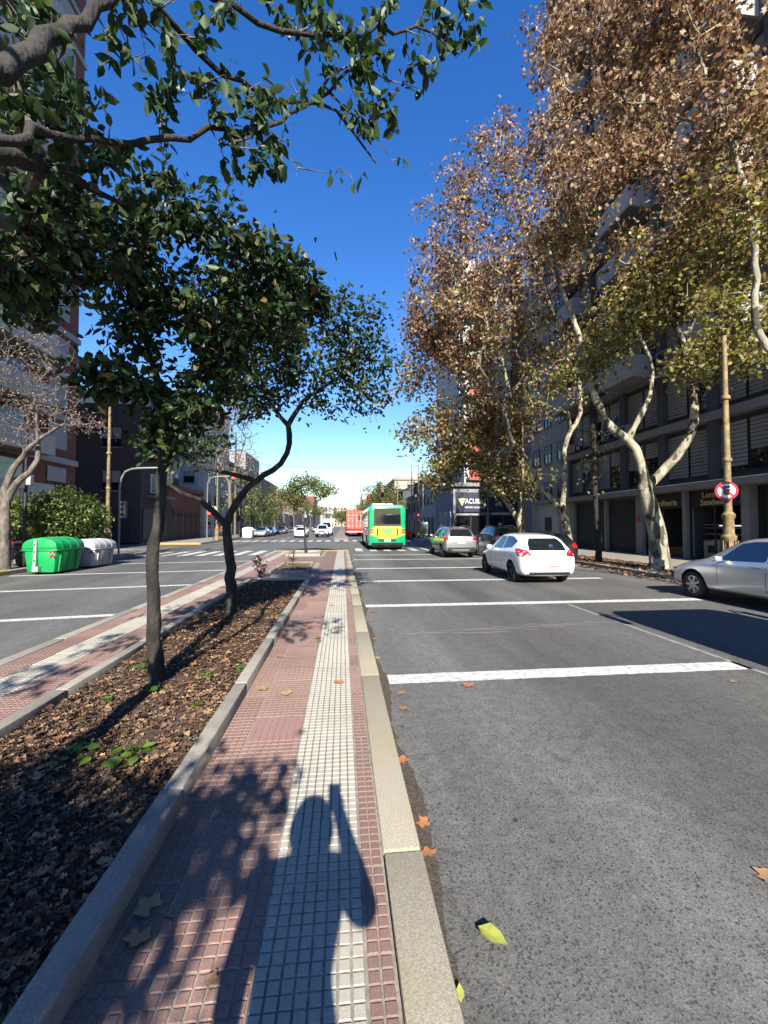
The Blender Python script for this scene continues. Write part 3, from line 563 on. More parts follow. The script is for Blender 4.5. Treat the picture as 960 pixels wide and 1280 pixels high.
o = oval_leaf(.14).build('fallen_leaf', 'leaf_lime', smooth=True, loc=(.58, 1.76, .02), rz=R(-50)); tag(o, 'long yellow green leaf on the asphalt near the kerb', 'leaf')
o = oval_leaf(.06).build('fallen_leaf', 'leaf_lime', smooth=True, loc=(.43, 1.5, .01), rz=R(80)); tag(o, 'small green leaf in the dirt of the gutter', 'leaf')
mb = MB().tube([(-.72, 1.82, ZM + .012), (-.68, 1.80, ZM + .02), (-.66, 1.755, ZM + .01), (-.655, 1.72, ZM + .012)], [.004, .003, .003, .002], 5); tag(mb.build('twig', 'bark_dark'), 'short dark twig beside the curled leaves on red tiles', 'twig')
# weeds
for k, (x, y, s, lb) in enumerate(((-1.39, 3.01, 1.25, 'bright green broad leaved weed beside the soil bed kerb'), (-1.8, 3.05, 1.1, 'green weed at the edge of the shaded litter'), (-1.74, 4.12, 1., 'low green weed at the foot of the first trunk'), (-1.42, 4.45, .8, 'spreading small weed right of the first trunk'), (-1.1, 4.62, .8, 'light green weed tuft against the soil bed kerb'), (-2.05, 3.95, .7, 'small weed tuft left of the trunk shadow'), (-2.2, 4.8, .7, 'thin green weed near the far soil bed kerb'), (-1.25, 3.75, .6, 'tiny weed between dry leaves by the kerb'))):
    rt = thing('weed', lb, 'plant', (x, y, .16)); p = rng.normal(0, .055 * s, (11, 3)); p[:, 2] = np.abs(p[:, 2]) * .5 + .02
    scatter('leaves', LEAF_OVATE, p, rng.uniform(.05, .11, 11) * s, 'weed', rt, kind=None, flat=True)
    mb = MB(); [mb.tube([(0, 0, -.02), tuple(q * .6 + np.array([0, 0, .015])), tuple(q)], .002, 4) for q in p]; mb.build('stems', 'weed', rt)

# ------------------------------------------------------------------ sidewalks and far ground strips
def walk(name, x0, x1, ya, yb, kx, side, mt='sidewalk', kmt='kerb_concrete', step=3.0):
    s = struct(MB().box(x0, x1, ya, yb, -.05, .148).build(name, mt)); n = int((yb - ya) / step)
    for k in range(n):
        MB().box(min(kx, kx + side * .16), max(kx, kx + side * .16), ya + k * step + .01, ya + (k + 1) * step - .01, -.02, .155).build('kerb_stone', 'yellow_paint' if (side < 0 and k in (n - 1,)) or (kmt == 'mix' and k % 7 == 2) else 'kerb_concrete', s, bevel=.02)
    return s
walk('sidewalk_right', 10.42, 40, -30, 35, 10.42, -1, step=2.05); walk('sidewalk_left', -45, -11.65, -30, 29, -11.65, 1, kmt='mix', step=1.9)
walk('sidewalk_far_left', -60, -12.6, 38, 400, -12.6, 1, step=12); walk('sidewalk_far_right', 8.2, 60, 41, 400, 8.2, -1, step=12)
for k in range(3): MB().box(-17 + k * 1.5, -15.5 + k * 1.5, 37.84, 37.995, -.02, .156).build('kerb_stone', 'yellow_paint', bpy.data.objects['sidewalk_far_left'])
struct(MB().box(-1.0, .7, 48.5, 380, 0, .14).build('median_far', 'plaza'))
# drift of leaves on the right sidewalk under the plane trees
n = 2600; pos = np.column_stack([9.6 + 2.6 * rng.random(n) ** .8, rng.uniform(9.5, 20, n), np.full(n, .17)]); pos[pos[:, 0] < 10.26, 2] = .02; pos[:, 2] += rng.uniform(0, .02, n)
o = scatter('leaf_drift', LEAF_LOBED, pos, rng.uniform(.08, .17, n), 'litter', None, flat=True); tag(o, 'drift of dry plane leaves along the right kerb', 'leaf litter', kind='stuff')
# ------------------------------------------------------------------ buildings
def win_mesh(name, wd, ht, face, frame='white_paint', pane='glass_dark', shut=0., mull=1):
    """window: sill, frame, mullions, pane, part-closed shutter; face S (towards -Y), E (+X), W (-X)"""
    mb = MB(); d = .0
    def bx(u0, u1, n0, n1, z0, z1, mi):
        if face == 'S': mb.box(u0, u1, -n1, -n0, z0, z1, mi)
        elif face == 'E': mb.box(n0, n1, u0, u1, z0, z1, mi)
        else: mb.box(-n1, -n0, u0, u1, z0, z1, mi)
    h = wd / 2; f = .06
    bx(-h + f, h - f, .005, .02, f, ht - f, 1)
    bx(-h, h, .005, .07, ht - f, ht, 0); bx(-h, h, .005, .07, 0, f, 0); bx(-h, -h + f, .005, .069, f, ht - f, 0); bx(h - f, h, .005, .069, f, ht - f, 0)
    for k in range(mull): u = -h + wd * (k + 1) / (mull + 1); bx(u - .025, u + .025, .021, .06, f, ht - f, 0)
    bx(-h - .08, h + .08, .005, .13, -.09, -.001, 2)
    if shut > 0: bx(-h + f, h - f, .022, .05, ht - f - (ht - 2 * f) * shut, ht - f, 2)
    o = mb.build(name, [frame, pane, 'shutter_grey']); me = o.data; bpy.data.objects.remove(o); return me
WIN = {}
def win(parent, face, u, z, wd=1.2, ht=1.4, frame='white_paint', shut=0., plane=0., mull=1):
    k = (face, wd, ht, frame, shut, mull)
    if k not in WIN: WIN[k] = win_mesh('window', wd, ht, face, frame, shut=shut, mull=mull)
    return inst('window', WIN[k], parent, (u, plane, z) if face == 'S' else (plane, u, z))
def building(name, label, x0, x1, y0, y1, h, wall, cornice=None, parapet=.0):
    cx, cy = (x0 + x1) / 2, (y0 + y1) / 2; t = thing(name, label, 'building', (cx, cy, .12)); t['off'] = 0; del t['off']
    box('wall', wall, x0 - cx, x1 - cx, y0 - cy, y1 - cy, -.1, h, t)
    box('roof', 'dark_roof', x0 - cx + .25, x1 - cx - .25, y0 - cy + .25, y1 - cy - .25, h + .002, h + .12, t)
    if cornice: box('cornice', cornice, x0 - cx - .22, x1 - cx + .22, y0 - cy - .22, y1 - cy + .22, h - .55, h - .2, t)
    return t, cx, cy
# --- right: tall dark apartment block with shops
AP = thing('apartment_tower', 'tall dark grey apartment block with shops, ledge and pale shutters behind plane trees', 'building', (22, 14, .12)); ox, oy, oz = 22, 14, .12
def ap(name, m, x0, x1, y0, y1, z0, z1, parent=AP, bevel=0.): return box(name, m, x0 - ox, x1 - ox, y0 - oy, y1 - oy, z0 - oz, z1 - oz, parent, bevel)
ap('wall', 'facade_dark', 15.42, 30, 1, 27, 3.3, 46); ap('ground_floor_wall', 'facade_dark', 18, 30, 1, 27, .1, 3.29)
ap('ledge', 'slab_grey', 14.45, 15.45, .9, 27.1, 3.34, 3.62, bevel=.02)
BAYS = [27 - 2.889 * k for k in range(10)]
for k in range(10): ap('column', 'facade_dark', 15.1, 15.41, BAYS[k] - .2, BAYS[k] + (.2 if k else -.01), 3.63, 45.9)
SH = {}
def shutter_mesh(wd, ht):
    mb = MB(); n = max(4, int(ht / .16))
    for i in range(n): a = ht * i / n; mb.prism([(0, a + .004), (.035, a + .03), (.035, a + ht / n - .03), (0, a + ht / n - .004)], 'y', -wd / 2, wd / 2)
    V = mb; o = mb.build('shutter', 'shutter_grey'); me = o.data; bpy.data.objects.remove(o); return me
for hh in (.8, 1.3, 1.9, 2.1): SH[hh] = shutter_mesh(1.16, hh)
PW = MB().box(-.02, .0, -.58, .58, 0, 2.1).box(-.05, .01, -.62, -.585, 0, 2.1, 1).box(-.05, .01, .585, .62, 0, 2.1, 1).box(-.051, .01, -.62, .62, 2.1, 2.15, 1).box(-.051, .01, -.62, .62, -.05, 0, 1).box(-.045, -.021, -.02, .02, 0, 2.1, 1).build('window', ['glass_dark', 'frame_dark']); pw = PW.data; bpy.data.objects.remove(PW)
for f in range(14):
    z = 3.63 + 3.0 * f
    if f: ap('slab_band', 'slab_grey', 15.02, 15.415, 1, 26.98, z - .32, z + .06)
    for k in range(9):
        yc = (BAYS[k] + BAYS[k + 1]) / 2
        for s in (-.65, .65):
            if yc + s < 9: continue
            inst('window', pw, AP, (15.40 - ox, yc + s - oy, z + .35 - oz)); hh = random.choice((.8, 1.3, 1.9, 2.1, 2.1)); inst('shutter', SH[hh], AP, (15.385 - ox, yc + s - oy, z + .35 + 2.1 - hh - oz), 0, (-1, 1, 1))
    if f >= 2:
        for yc in (25.4, 20.0, 14.2):
            b = ap('balcony', 'slab_grey', 13.85, 15.01, yc - 1.35, yc + 1.35, z - .14, z + .02)
            for (a0, a1, b0, b1) in ((13.82, 13.92, yc - 1.38, yc + 1.38), (13.921, 15.0, yc - 1.38, yc - 1.29), (13.921, 15.0, yc + 1.29, yc + 1.38)):
                ap('parapet', 'balcony_white', a0, a1, b0, b1, z - .2, z + .92, b)
def pier(y0, y1): ap('pier', 'slab_grey', 15.12, 15.55, y0, y1, .1, 3.335)
for y0, y1 in ((26.4, 26.98), (22.85, 23.0), (19.75, 20.25), (16.9, 17.12), (13.85, 14.2), (9.6, 10.0), (4.6, 5.0)): pier(y0, y1)
rq = random.Random(8)
for f in range(1, 9):
    for k in range(6):
        if k < 4 and rq.random() < .4: a = ap('air_conditioner', 'plaster_grey', 14.62, 15.01, BAYS[k] - 1.1, BAYS[k] - .35, 3.75 + 3 * f, 4.3 + 3 * f, bevel=.02); ap('fan_grille', 'frame_dark', 14.6, 14.619, BAYS[k] - .9, BAYS[k] - .5, 3.85 + 3 * f, 4.2 + 3 * f, a)
def roller(y0, y1):
    mb = MB(); n = 30
    for i in range(n): a = 3.0 * i / n; mb.prism([(.05, a), (0, a + .025), (0, a + .075), (.05, a + .1)], 'y', y0, y1)
    mb.build('roller_shutter', 'roller_dark', AP, loc=(15.32 - ox, -oy, .16 - oz)); ap('shutter_box', 'facade_dark', 15.25, 15.8, y0, y1, 3.17, 3.33)
roller(23.02, 26.38); roller(20.27, 22.83); roller(5.02, 9.58)
ap('side_wall', 'facade_dark', 15.56, 18, 19.76, 20.24, .1, 3.3); ap('side_wall', 'facade_dark', 15.56, 18, 16.92, 17.1, .1, 3.3); ap('side_wall', 'facade_dark', 15.56, 18, 13.87, 14.18, .1, 3.3)
def shopfront(y0, y1, words, glassy=True):
    fr = ap('shopfront', 'frame_dark', 15.3, 15.4, y0, y1, 2.55, 3.33)
    mb = MB(); [mb.box(15.3 - ox, 15.36 - ox, a - oy, a + .06 - oy, .15 - oz, 2.549 - oz) for a in (y0 + .01, (y0 + y1) / 2, y1 - .07)]; mb.box(15.301 - ox, 15.359 - ox, y0 - oy, y1 - oy, .12 - oz, .22 - oz); mb.build('frame', 'frame_dark', fr)
    for i, (s, z, sz) in enumerate(words): text('lettering', s, 'sign_gold', fr, (15.28 - ox, (y0 + y1) / 2 - oy, z - oz), (R(90), 0, R(-90)), sz, .012)
    return fr
shopfront(17.13, 19.74, [('Confitería', 2.82, .42)]); shopfront(14.21, 16.89, [('Lomitos', 3.08, .38), ('Sandwich', 2.74, .38)])
# shop interiors
ct = ap('counter', 'counter_white', 15.8, 16.5, 14.5, 16.7, .14, 1.0, bevel=.02); ap('vent', 'black_paint', 15.77, 15.799, 16.0, 16.45, .45, .8, ct); mb = MB()
for z in (1.02, 1.3, 1.58): mb.box(15.82 - ox, 16.45 - ox, 14.52 - oy, 16.68 - oy, z - oz, z + .03 - oz)
mb.build('shelf', 'alloy', ct); ap('tube_lamp', 'tube_light', 15.83, 15.87, 14.7, 15.9, 1.68, 1.71, ct); ap('top', 'alloy', 15.8, 16.48, 14.5, 16.7, 1.72, 1.76, ct)
ap('bench', 'wood', 15.9, 16.4, 17.4, 19.5, .14, .62, bevel=.02)
ap('dark_opening_sheet', 'door_and_opening_dark', 15.5, 15.56, 10.02, 13.84, .14, 3.3); ap('notice', 'sign_red', 15.09, 15.118, 19.9, 20.12, 1.9, 2.25)  # dark sheet stands in for the shade inside the open shop bay
mb = MB()
for k in range(12): mb.box(15.42 - ox, 15.48 - ox, 10.3 + k * .3 - oy, 10.34 + k * .3 - oy, .15 - oz, 3.0 - oz)
mb.build('gate_bars', 'frame_dark', AP)
AP.location = (23.0, 15.0, .12)
# --- beige tower beside it
t, cx, cy = building('apartment_tower', 'beige concrete tower with flat roof next to the dark apartment block', 15.3, 26, 27.02, 33.2, 26.5, 'plaster_cream')
for f in range(8):
    for u in (28.2, 30.2, 32.1): win(t, 'W', u - cy, 3.6 + f * 2.9, 1.1, 1.4, 'frame_dark', .5, 15.3 - cx)
box('shop_canopy', 'plaster_grey', 14.6 - cx, 15.29 - cx, 27.1 - cy, 31.4 - cy, 3.3, 3.55, t); box('shop_wall', 'plaster_white', 15.1 - cx, 15.295 - cx, 28.6 - cy, 31.3 - cy, .1, 3.29, t); box('shop_door', 'door_and_opening_dark', 15.05 - cx, 15.1 - cx, 29.4 - cy, 30.4 - cy, .05, 2.2, t)
box('roof_hut', 'plaster_white', 16.5 - cx, 20 - cx, 28 - cy, 30.5 - cy, 26.7, 28.4, t)
t.location = (cx + 1.0, cy + 1.0, .12)
# --- red and white tower with the battery shop at its foot, on the far corner
t, cx, cy = building('apartment_tower', 'red and white balcony tower above the navy battery shop on the corner', 13.0, 18.3, 43.0, 56, 30.5, 'plaster_white'); T2 = t
box('podium', 'plaster_grey', 11.5 - cx, 18.9 - cx, 42.0 - cy, 50 - cy, -.1, 5.6, t); box('podium_slab', 'slab_grey', 11.2 - cx, 19.0 - cx, 41.6 - cy, 50.2 - cy, 5.61, 6.0, t)
box('side_slab', 'brown_slab', 18.31 - cx, 19.5 - cx, 42.6 - cy, 56.1 - cy, 6.01, 31, t); box('side_strip', 'plaster_grey', 19.51 - cx, 24.5 - cx, 43.1 - cy, 56 - cy, -.1, 28.2, t)
for f in range(8):
    z = 6.4 + 2.95 * f; b = box('balcony', 'plaster_white', 13.2 - cx, 17.9 - cx, 41.9 - cy, 42.99 - cy, z, z + .18, t)
    box('parapet', 'tower_red', 13.2 - cx, 15.6 - cx, 41.8 - cy, 41.9 - cy, z - .1, z + .95, b); box('parapet', 'balcony_white', 15.62 - cx, 17.9 - cx, 41.8 - cy, 41.9 - cy, z - .1, z + .85, b)
    for u in (14.2, 16.6): win(t, 'S', u - cx, z + .25, 1.5, 1.9, 'white_paint', .4, 43.0 - cy)
    box('red_panel', 'tower_red', 15.35 - cx, 15.75 - cx, 42.93 - cy, 42.998 - cy, z + .2, z + 2.9, t)
    for u in (45, 48.5, 52): win(t, 'W', u - cy, z + .9, 1.2, 1.4, 'white_paint', .3, 13.0 - cx)
sgn = box('shop_sign', 'sign_navy', 11.75 - cx, 15.05 - cx, 41.78 - cy, 41.98 - cy, 2.95, 5.0, t)
mb = MB().prism([(11.95, 4.35), (12.75, 4.35), (12.35, 3.55)], 'y', 41.74 - cy, 41.775 - cy); mb.v = [(x - cx, y, z) for x, y, z in mb.v]; mb.build('triangle_emblem', 'sign_gold', sgn)
text('lettering', 'ACUBAT', 'sign_cream', sgn, (13.85 - cx, 41.76 - cy, 4.05), (R(90), 0, 0), .72, .015, sx=.82); text('lettering', 'CENTRO DE BATERIAS', 'sign_cream', sgn, (13.8 - cx, 41.76 - cy, 3.42), (R(90), 0, 0), .25, .01, sx=.9)
sg2 = box('shop_sign', 'sign_navy', 15.3 - cx, 18.4 - cx, 41.80 - cy, 41.98 - cy, 2.9, 4.6, t); text('lettering', '430', 'plate', sg2, (16.3 - cx, 41.78 - cy, 3.75), (R(90), 0, 0), .5, .01); box('sign_lamp', 'plate', 15.6 - cx, 17.4 - cx, 41.7 - cy, 41.79 - cy, 2.75, 2.86, sg2)
for (a, b_) in ((11.8, 13.3), (13.4, 14.9), (15.4, 16.8), (16.9, 18.3)): box('shop_window', 'shop_glass', a - cx, b_ - cx, 41.93 - cy, 41.985 - cy, .3, 2.6, t)
for x in (11.72, 13.33, 14.93, 15.32): box('shop_post', 'tower_red' if x < 13 else 'frame_dark', x - cx, x + .07 - cx, 41.9 - cy, 41.99 - cy, .1, 2.7, t)
for u in (43.5, 45.5, 47.5): win(t, 'W', u - cy, 1.0, 1.2, 2.0, 'white_paint', .2, 11.5 - cx)
# --- right far row
t, cx, cy = building('house', 'white two storey house with dark windows past the battery shop', 11.5, 22, 50.3, 62, 7.6, 'plaster_white', 'slab_grey')
for u in (52, 54.5, 57, 59.8):
    win(t, 'W', u - cy, 4.3, 1.2, 1.6, 'frame_dark', 0, 11.5 - cx); box('door', 'door_and_opening_dark', 11.42 - cx, 11.49 - cx, u - .7 - cy, u + .6 - cy, .05, 2.6, t)
t, cx, cy = building('house', 'low pale blue house with small dark windows on the far right', 11.3, 22, 62.2, 71, 6.4, 'plaster_blue', 'slab_grey')
for u in (64, 66.5, 69): win(t, 'W', u - cy, 3.6, 1.2, 1.5, 'frame_dark', 0, 11.3 - cx); box('door', 'door_and_opening_dark', 11.22 - cx, 11.29 - cx, u - .5 - cy, u + .5 - cy, .05, 2.4, t)
t = thing('warehouse', 'dark shed with a pitched roof behind the right far poles', 'building', (15, 80, .12))
MB().prism([(-4.5, -.1), (4.5, -.1), (4.5, 7.4), (0, 9.8), (-4.5, 7.4)], 'y', -8.8, 8.5).build('wall', 'facade_dark', t); MB().prism([(-4.9, 7.3), (0, 9.85), (4.9, 7.3), (4.9, 7.5), (0, 10.1), (-4.9, 7.5)], 'y', -9.0, 8.7).build('roof', 'dark_roof', t); box('door', 'door_and_opening_dark', -4.6, -4.51, -5, -1, 0, 4, t)
LBL = {'plaster_white': 'white plaster', 'plaster_cream': 'cream plaster', 'plaster_grey': 'grey plaster', 'plaster_pink': 'pink plaster', 'brick_red': 'red brick'}
ORD = 'zeroth first second third fourth fifth sixth seventh eighth ninth tenth eleventh twelfth thirteenth fourteenth fifteenth sixteenth seventeenth eighteenth nineteenth twentieth'.split() + ['later'] * 30
def row(side, xf, y, yend, seed, where):
    rr = random.Random(seed); k = 0
    while y < yend:
        wd = rr.uniform(8, 15); h = rr.choice((5, 6.5, 8, 9, 12, 15)) * (1.0 if y < 200 else 1.3); m = rr.choice(list(LBL)); x0, x1 = (xf, xf + 14) if side > 0 else (xf - 14, xf); st = max(1, int(h / 3)); k += 1
        t, cx, cy = building('house', '%s house, %s one along the %s' % (LBL[m], ORD[k], where), x0, x1, y, y + wd - .05, h, m, 'slab_grey' if rr.random() < .5 else None)
        if y < 150:
            for f in range(st):
                for q in range(int(wd / 3)): win(t, 'W' if side > 0 else 'E', -wd / 2 + 1.6 + q * 2.9, .9 + f * 2.9, 1.2, 1.5, 'frame_dark', rr.choice((0, .4)), (x0 - cx) if side > 0 else (x1 - cx))
            for f in range(st):
                if h > 8: win(t, 'S', (-3.5 if side > 0 else 3.5), .9 + f * 2.9, 1.2, 1.5, 'frame_dark', .4, -wd / 2 + .025 - .025)
        y += wd
row(1, 11.4, 90, 330, 3, 'right row past the dark shed'); row(-1, -17.6, 77, 330, 5, 'left row past the grey white block')
for k, (x, y, w_, h, m, lb) in enumerate(((-16, 395, 14, 22, 'plaster_white', 'distant white block closing the avenue left of centre'), (-2, 410, 13, 22, 'plaster_cream', 'distant tall cream block at the end of the avenue'), (12, 400, 12, 17, 'plaster_cream', 'distant cream block at the end of the avenue'), (-34, 400, 18, 18, 'plaster_grey', 'distant grey block at the left end of the avenue'), (26, 405, 16, 20, 'plaster_white', 'distant white block at the right end of the avenue'))):
    t, cx, cy = building('apartment_block', lb, x - w_ / 2, x + w_ / 2, y, y + 12, h, m)
    for f in range(int(h / 3.2)):
        for q in range(int(w_ / 3)): win(t, 'S', -w_ / 2 + 1.7 + q * 3, 1.2 + f * 3.1, 1.3, 1.6, 'frame_dark', 0, y - cy)
# --- left: red brick block with white balconies
LB = thing('apartment_tower', 'red brick apartment block with white balcony fronts beyond the round bush', 'building', (-25, 18, .12)); ox, oy, oz = -25, 18, .12
def lb(name, m, x0, x1, y0, y1, z0, z1, parent=LB, bevel=0.): return box(name, m, x0 - ox, x1 - ox, y0 - oy, y1 - oy, z0 - oz, z1 - oz, parent, bevel)
lb('wall', 'brick_red', -33, -17.6, 4, 29.1, .05, 41)
for f in range(14):
    z = 3.0 + 2.72 * f; lb('slab_band', 'balcony_white', -17.599, -17.46, 4, 29.16, z - .16, z + .2)
    s = lb('balcony', 'slab_grey', -17.45, -16.05, 10, 24.65, z - .12, z + .06); lb('recess_glass', 'glass_dark', -17.595, -17.56, 10.2, 24.5, z + .25, z + 2.3)
    for k in range(6): lb('parapet', 'balcony_white', -16.06, -15.96, 10 + k * 2.445, 12.4 + k * 2.445, z - .14, z + .95, s)
    lb('parapet', 'balcony_white', -17.44, -16.07, 24.56, 24.66, z + .07, z + .95, s)
    for k in range(4): lb('door_frame', 'white_paint', -17.56, -17.52, 11 + k * 3.2, 11.08 + k * 3.2, z + .25, z + 2.3)
    hh = random.choice((.9, 1.5, 1.5, 1.2)); w1 = lb('window', 'glass_dark', -17.595, -17.57, 26.4, 28.1, z + .75, z + 2.3); lb('shutter', 'balcony_white', -17.568, -17.53, 26.42, 28.08, z + 2.3 - hh, z + 2.29, w1)
lb('shop_glass', 'shop_glass', -17.59, -17.55, 14, 22, .3, 2.6); lb('low_wall', 'balcony_white', -17.0, -16.85, 20, 27, .1, .9); mb = MB()
for k in range(24): mb.box(-16.95 - ox, -16.9 - ox, 20.1 + k * .28 - oy, 20.14 + k * .28 - oy, .9 - oz, 2.1 - oz)
mb.build('fence_bars', 'frame_dark', LB)
# --- left far corner: dark block, brick arcade, white blocks
t, cx, cy = building('corner_block', 'dark brick corner block with shutters across the side street', -42, -17.6, 38, 43.95, 12.2, 'brick_dark')
for z in (4.6, 8.4):
    for u in (-20, -24, -28): win(t, 'S', u - cx, z, 1.6, 1.8, 'frame_dark', .6, 38 - cy)
    win(t, 'E', 40.8 - cy, z, 2.0, 1.7, 'white_paint', .9, -17.6 - cx)
    box('balcony', 'slab_grey', -17.59 - cx, -16.6 - cx, 39.2 - cy, 43 - cy, z - .5, z - .3, t)
for (a, b_) in ((38.4, 40.6), (41, 43.4)): box('roller_shutter', 'roller_dark', -17.58 - cx, -17.52 - cx, a - cy, b_ - cy, .05, 3.1, t)
box('roller_shutter', 'roller_dark', -22 - cx, -18.5 - cx, 37.93 - cy, 37.99 - cy, .05, 3.1, t)
t = thing('arcade_building', 'low red brick building with a row of dark arches', 'building', (-24, 49.5, .12)); box('wall', 'brick_arcade', -6, 6.0, -5.5, 5.0, -.1, 5.4, t); box('cornice', 'brick_red', -6, 6.4, -5.52, 5.02, 5.41, 5.8, t); box('upper_wall', 'brick_dark', -6, 5.6, -5.5, -1.0, 5.81, 11, t)
for k, (u, wd) in enumerate(((-4.2, 1.9), (-1.6, 1.0), (.3, 1.0), (2.0, .8), (3.6, .8))):
    a = [(u - wd / 2, 0), (u + wd / 2, 0)] + [(u + wd / 2 * math.cos(R(q)), 2.5 + wd / 2 * math.sin(R(q))) for q in range(0, 181, 20)]
    MB().prism(a, 'x', 6.005, 6.03).build('arch', 'door_and_opening_dark', t); b2 = [(u + (wd / 2 + .14) * math.cos(R(q)), 2.5 + (wd / 2 + .14) * math.sin(R(q))) for q in range(0, 181, 15)] + [(u + (wd / 2 + .0) * math.cos(R(q)), 2.5 + (wd / 2 + .0) * math.sin(R(q))) for q in range(180, -1, -15)]
    MB().prism(b2, 'x', 6.006, 6.12).build('arch_trim', 'brick_red', t)
for u in (-4, -2): win(t, 'E', u, 6.8, 1.6, 1.8, 'white_paint', .8, 5.6)
t, cx, cy = building('apartment_block', 'bright white apartment block rising behind the brick arcade', -34, -17.6, 54.7, 66, 18.5, 'plaster_white', 'plaster_grey')
for f in range(6):
    for u in (56.5, 59.5, 62.5): win(t, 'E', u - cy, 1.2 + 2.9 * f, 1.5, 1.5, 'frame_dark', random.choice((0, .5)), -17.6 - cx)
    for u in (-19.5, -23): win(t, 'S', u - cx, 1.2 + 2.9 * f, 1.3, 1.4, 'frame_dark', .4, 54.7 - cy)
t, cx, cy = building('apartment_block', 'grey white block with dark glass ground floor on the left far row', -34, -17.4, 66.2, 76.8, 11.5, 'plaster_grey', 'slab_grey')
for f in range(3):
    for u in (68, 71, 74): win(t, 'E', u - cy, 2.2 + 3 * f, 1.8, 1.7, 'frame_dark', 0, -17.4 - cx)
# ------------------------------------------------------------------ trees
t1 = [(-1.83, 4.4, 0.1), (-1.88, 4.4, 0.58), (-1.9, 4.4, 1.06), (-1.87, 4.42, 1.87), (-1.83, 4.45, 2.53)]
t1a = [(-1.83, 4.45, 2.53), (-1.88, 4.5, 3.05), (-2.0, 4.5, 3.47), (-2.12, 4.5, 3.89), (-2.17, 4.5, 4.4)]
t1b = [(-1.83, 4.45, 2.53), (-1.75, 4.6, 3.08), (-1.44, 4.8, 3.71), (-1.04, 5.0, 4.2)]
t1c = [(-1.99, 4.5, 3.43), (-2.19, 4.4, 3.63), (-2.29, 4.3, 3.78), (-2.39, 4.2, 3.92)]
b1 = [(-2.18, 4.2, 4.53, 0.47, 0.31), (-1.7, 4.3, 4.89, 0.49, 0.29), (-1.2, 4.5, 4.9, 0.52, 0.3), (-0.75, 4.8, 4.82, 0.42, 0.32), (-0.42, 5.2, 4.62, 0.36, 0.25), (-1.14, 5.6, 4.7, 0.7, 0.5), (-1.55, 4.6, 4.23, 0.61, 0.44), (-2.12, 4.4, 4.01, 0.49, 0.33), (-1.52, 4.8, 3.43, 0.54, 0.41), (-2.1, 4.4, 3.09, 0.41, 0.29), (-1.82, 4.5, 2.71, 0.34, 0.25), (-2.43, 4.3, 2.97, 0.2, 0.2), (-1.55, 4.6, 3.7, 0.52, 0.35), (-.8, 4.9, 4.3, .4, .4), (-2.3, 4.3, 3.3, .35, .3), (-1.75, 4.45, 3.0, .45, .3), (-1.3, 4.7, 3.9, .5, .3)]
t2 = [(-1.96, 7.7, 0.1), (-2.02, 7.7, 1.1), (-2.09, 7.7, 1.75)]
t2r = [(-2.09, 7.7, 1.75), (-1.86, 7.75, 2.27), (-1.59, 7.8, 2.57), (-1.16, 7.8, 2.87), (-0.99, 7.8, 3.25), (-1.02, 7.8, 3.62), (-1.24, 7.8, 3.85), (-1.46, 7.8, 4.22), (-1.56, 7.9, 4.55)]
t2l = [(-2.09, 7.7, 1.75), (-2.52, 7.6, 2.18), (-2.82, 7.5, 2.31), (-3.07, 7.3, 2.5)]
t2m = [(-1.62, 7.79, 2.54), (-2.17, 7.8, 2.71), (-2.77, 7.9, 2.86), (-3.09, 8.0, 3.1)]
t2n = [(-1.02, 7.8, 3.62), (-.7, 7.6, 4.0), (-.2, 7.3, 4.3), (.25, 7.2, 4.45)]
b2 = [(0.02, 6.6, 5.05, 0.58, 0.32), (0.58, 7.2, 4.8, 0.43, 0.28), (0.58, 7.2, 4.09, 0.42, 0.3), (-0.12, 7.4, 3.98, 0.65, 0.25), (-0.39, 7.0, 4.68, 0.82, 0.54), (-1.3, 7.0, 5.0, 0.81, 0.58), (-1.43, 7.6, 4.45, 0.87, 0.45), (-2.32, 7.8, 3.37, 0.5, 0.22), (-1.95, 7.7, 3.98, 0.59, 0.3), (-2.9, 7.8, 3.2, .4, .3)]
FG = 'leafy trees in the median bed'
K = dict(bk='bark_dark', leaves='leaf_ficus', tmpl=LEAF_OVATE, group=FG)
tree('street_tree', 'leafy tree with a single straight dark trunk in the median bed', [t1, t1a, t1b, t1c], b1, 80, clump=(1.5, 4.6, -.22), twig='bark_twig', bare=.08, flare=1.3, trunk_r=.068, tip_r=.0035, seed=11, leafn=13, lsize=.108, lspread=.075, droop=.5, step=.15, **K)
tree('street_tree', 'leafy tree whose dark trunk forks low into a wide Y', [t2, t2r, t2l, t2m, t2n], b2, 56, clump=(1.2, 4.2, -.22), twig='bark_twig', bare=.08, flare=1.3, trunk_r=.102, limbk=.9, tip_r=.004, seed=12, leafn=15, lsize=.10, lspread=.12, droop=.5, step=.15, **K)
t0 = [(-1.8, .9, .1), (-1.82, .92, 1.0), (-1.78, .95, 1.8), (-1.72, 1.0, 2.45)]
t0a = [(-1.72, 1.0, 2.45), (-1.5, 1.3, 2.95), (-1.27, 1.62, 3.43), (-1.3, 1.9, 3.9), (-1.25, 2.15, 4.36), (-1.17, 2.4, 4.89), (-0.92, 2.8, 5.65)]
t0b = [(-1.72, 1.0, 2.45), (-1.72, 1.5, 2.95), (-1.67, 1.9, 3.36), (-1.63, 2.4, 3.92), (-1.5, 2.6, 4.07), (-1.27, 2.8, 4.28), (-0.97, 3.0, 4.59), (-0.6, 3.1, 4.74), (-0.19, 3.2, 5.11), (0.33, 3.3, 5.85)]
t0c = [(-1.17, 2.4, 4.86), (-1.03, 2.7, 4.92), (-0.87, 2.9, 4.92), (-0.6, 3.1, 5.0), (-0.06, 3.3, 5.12), (0.27, 3.4, 4.81)]
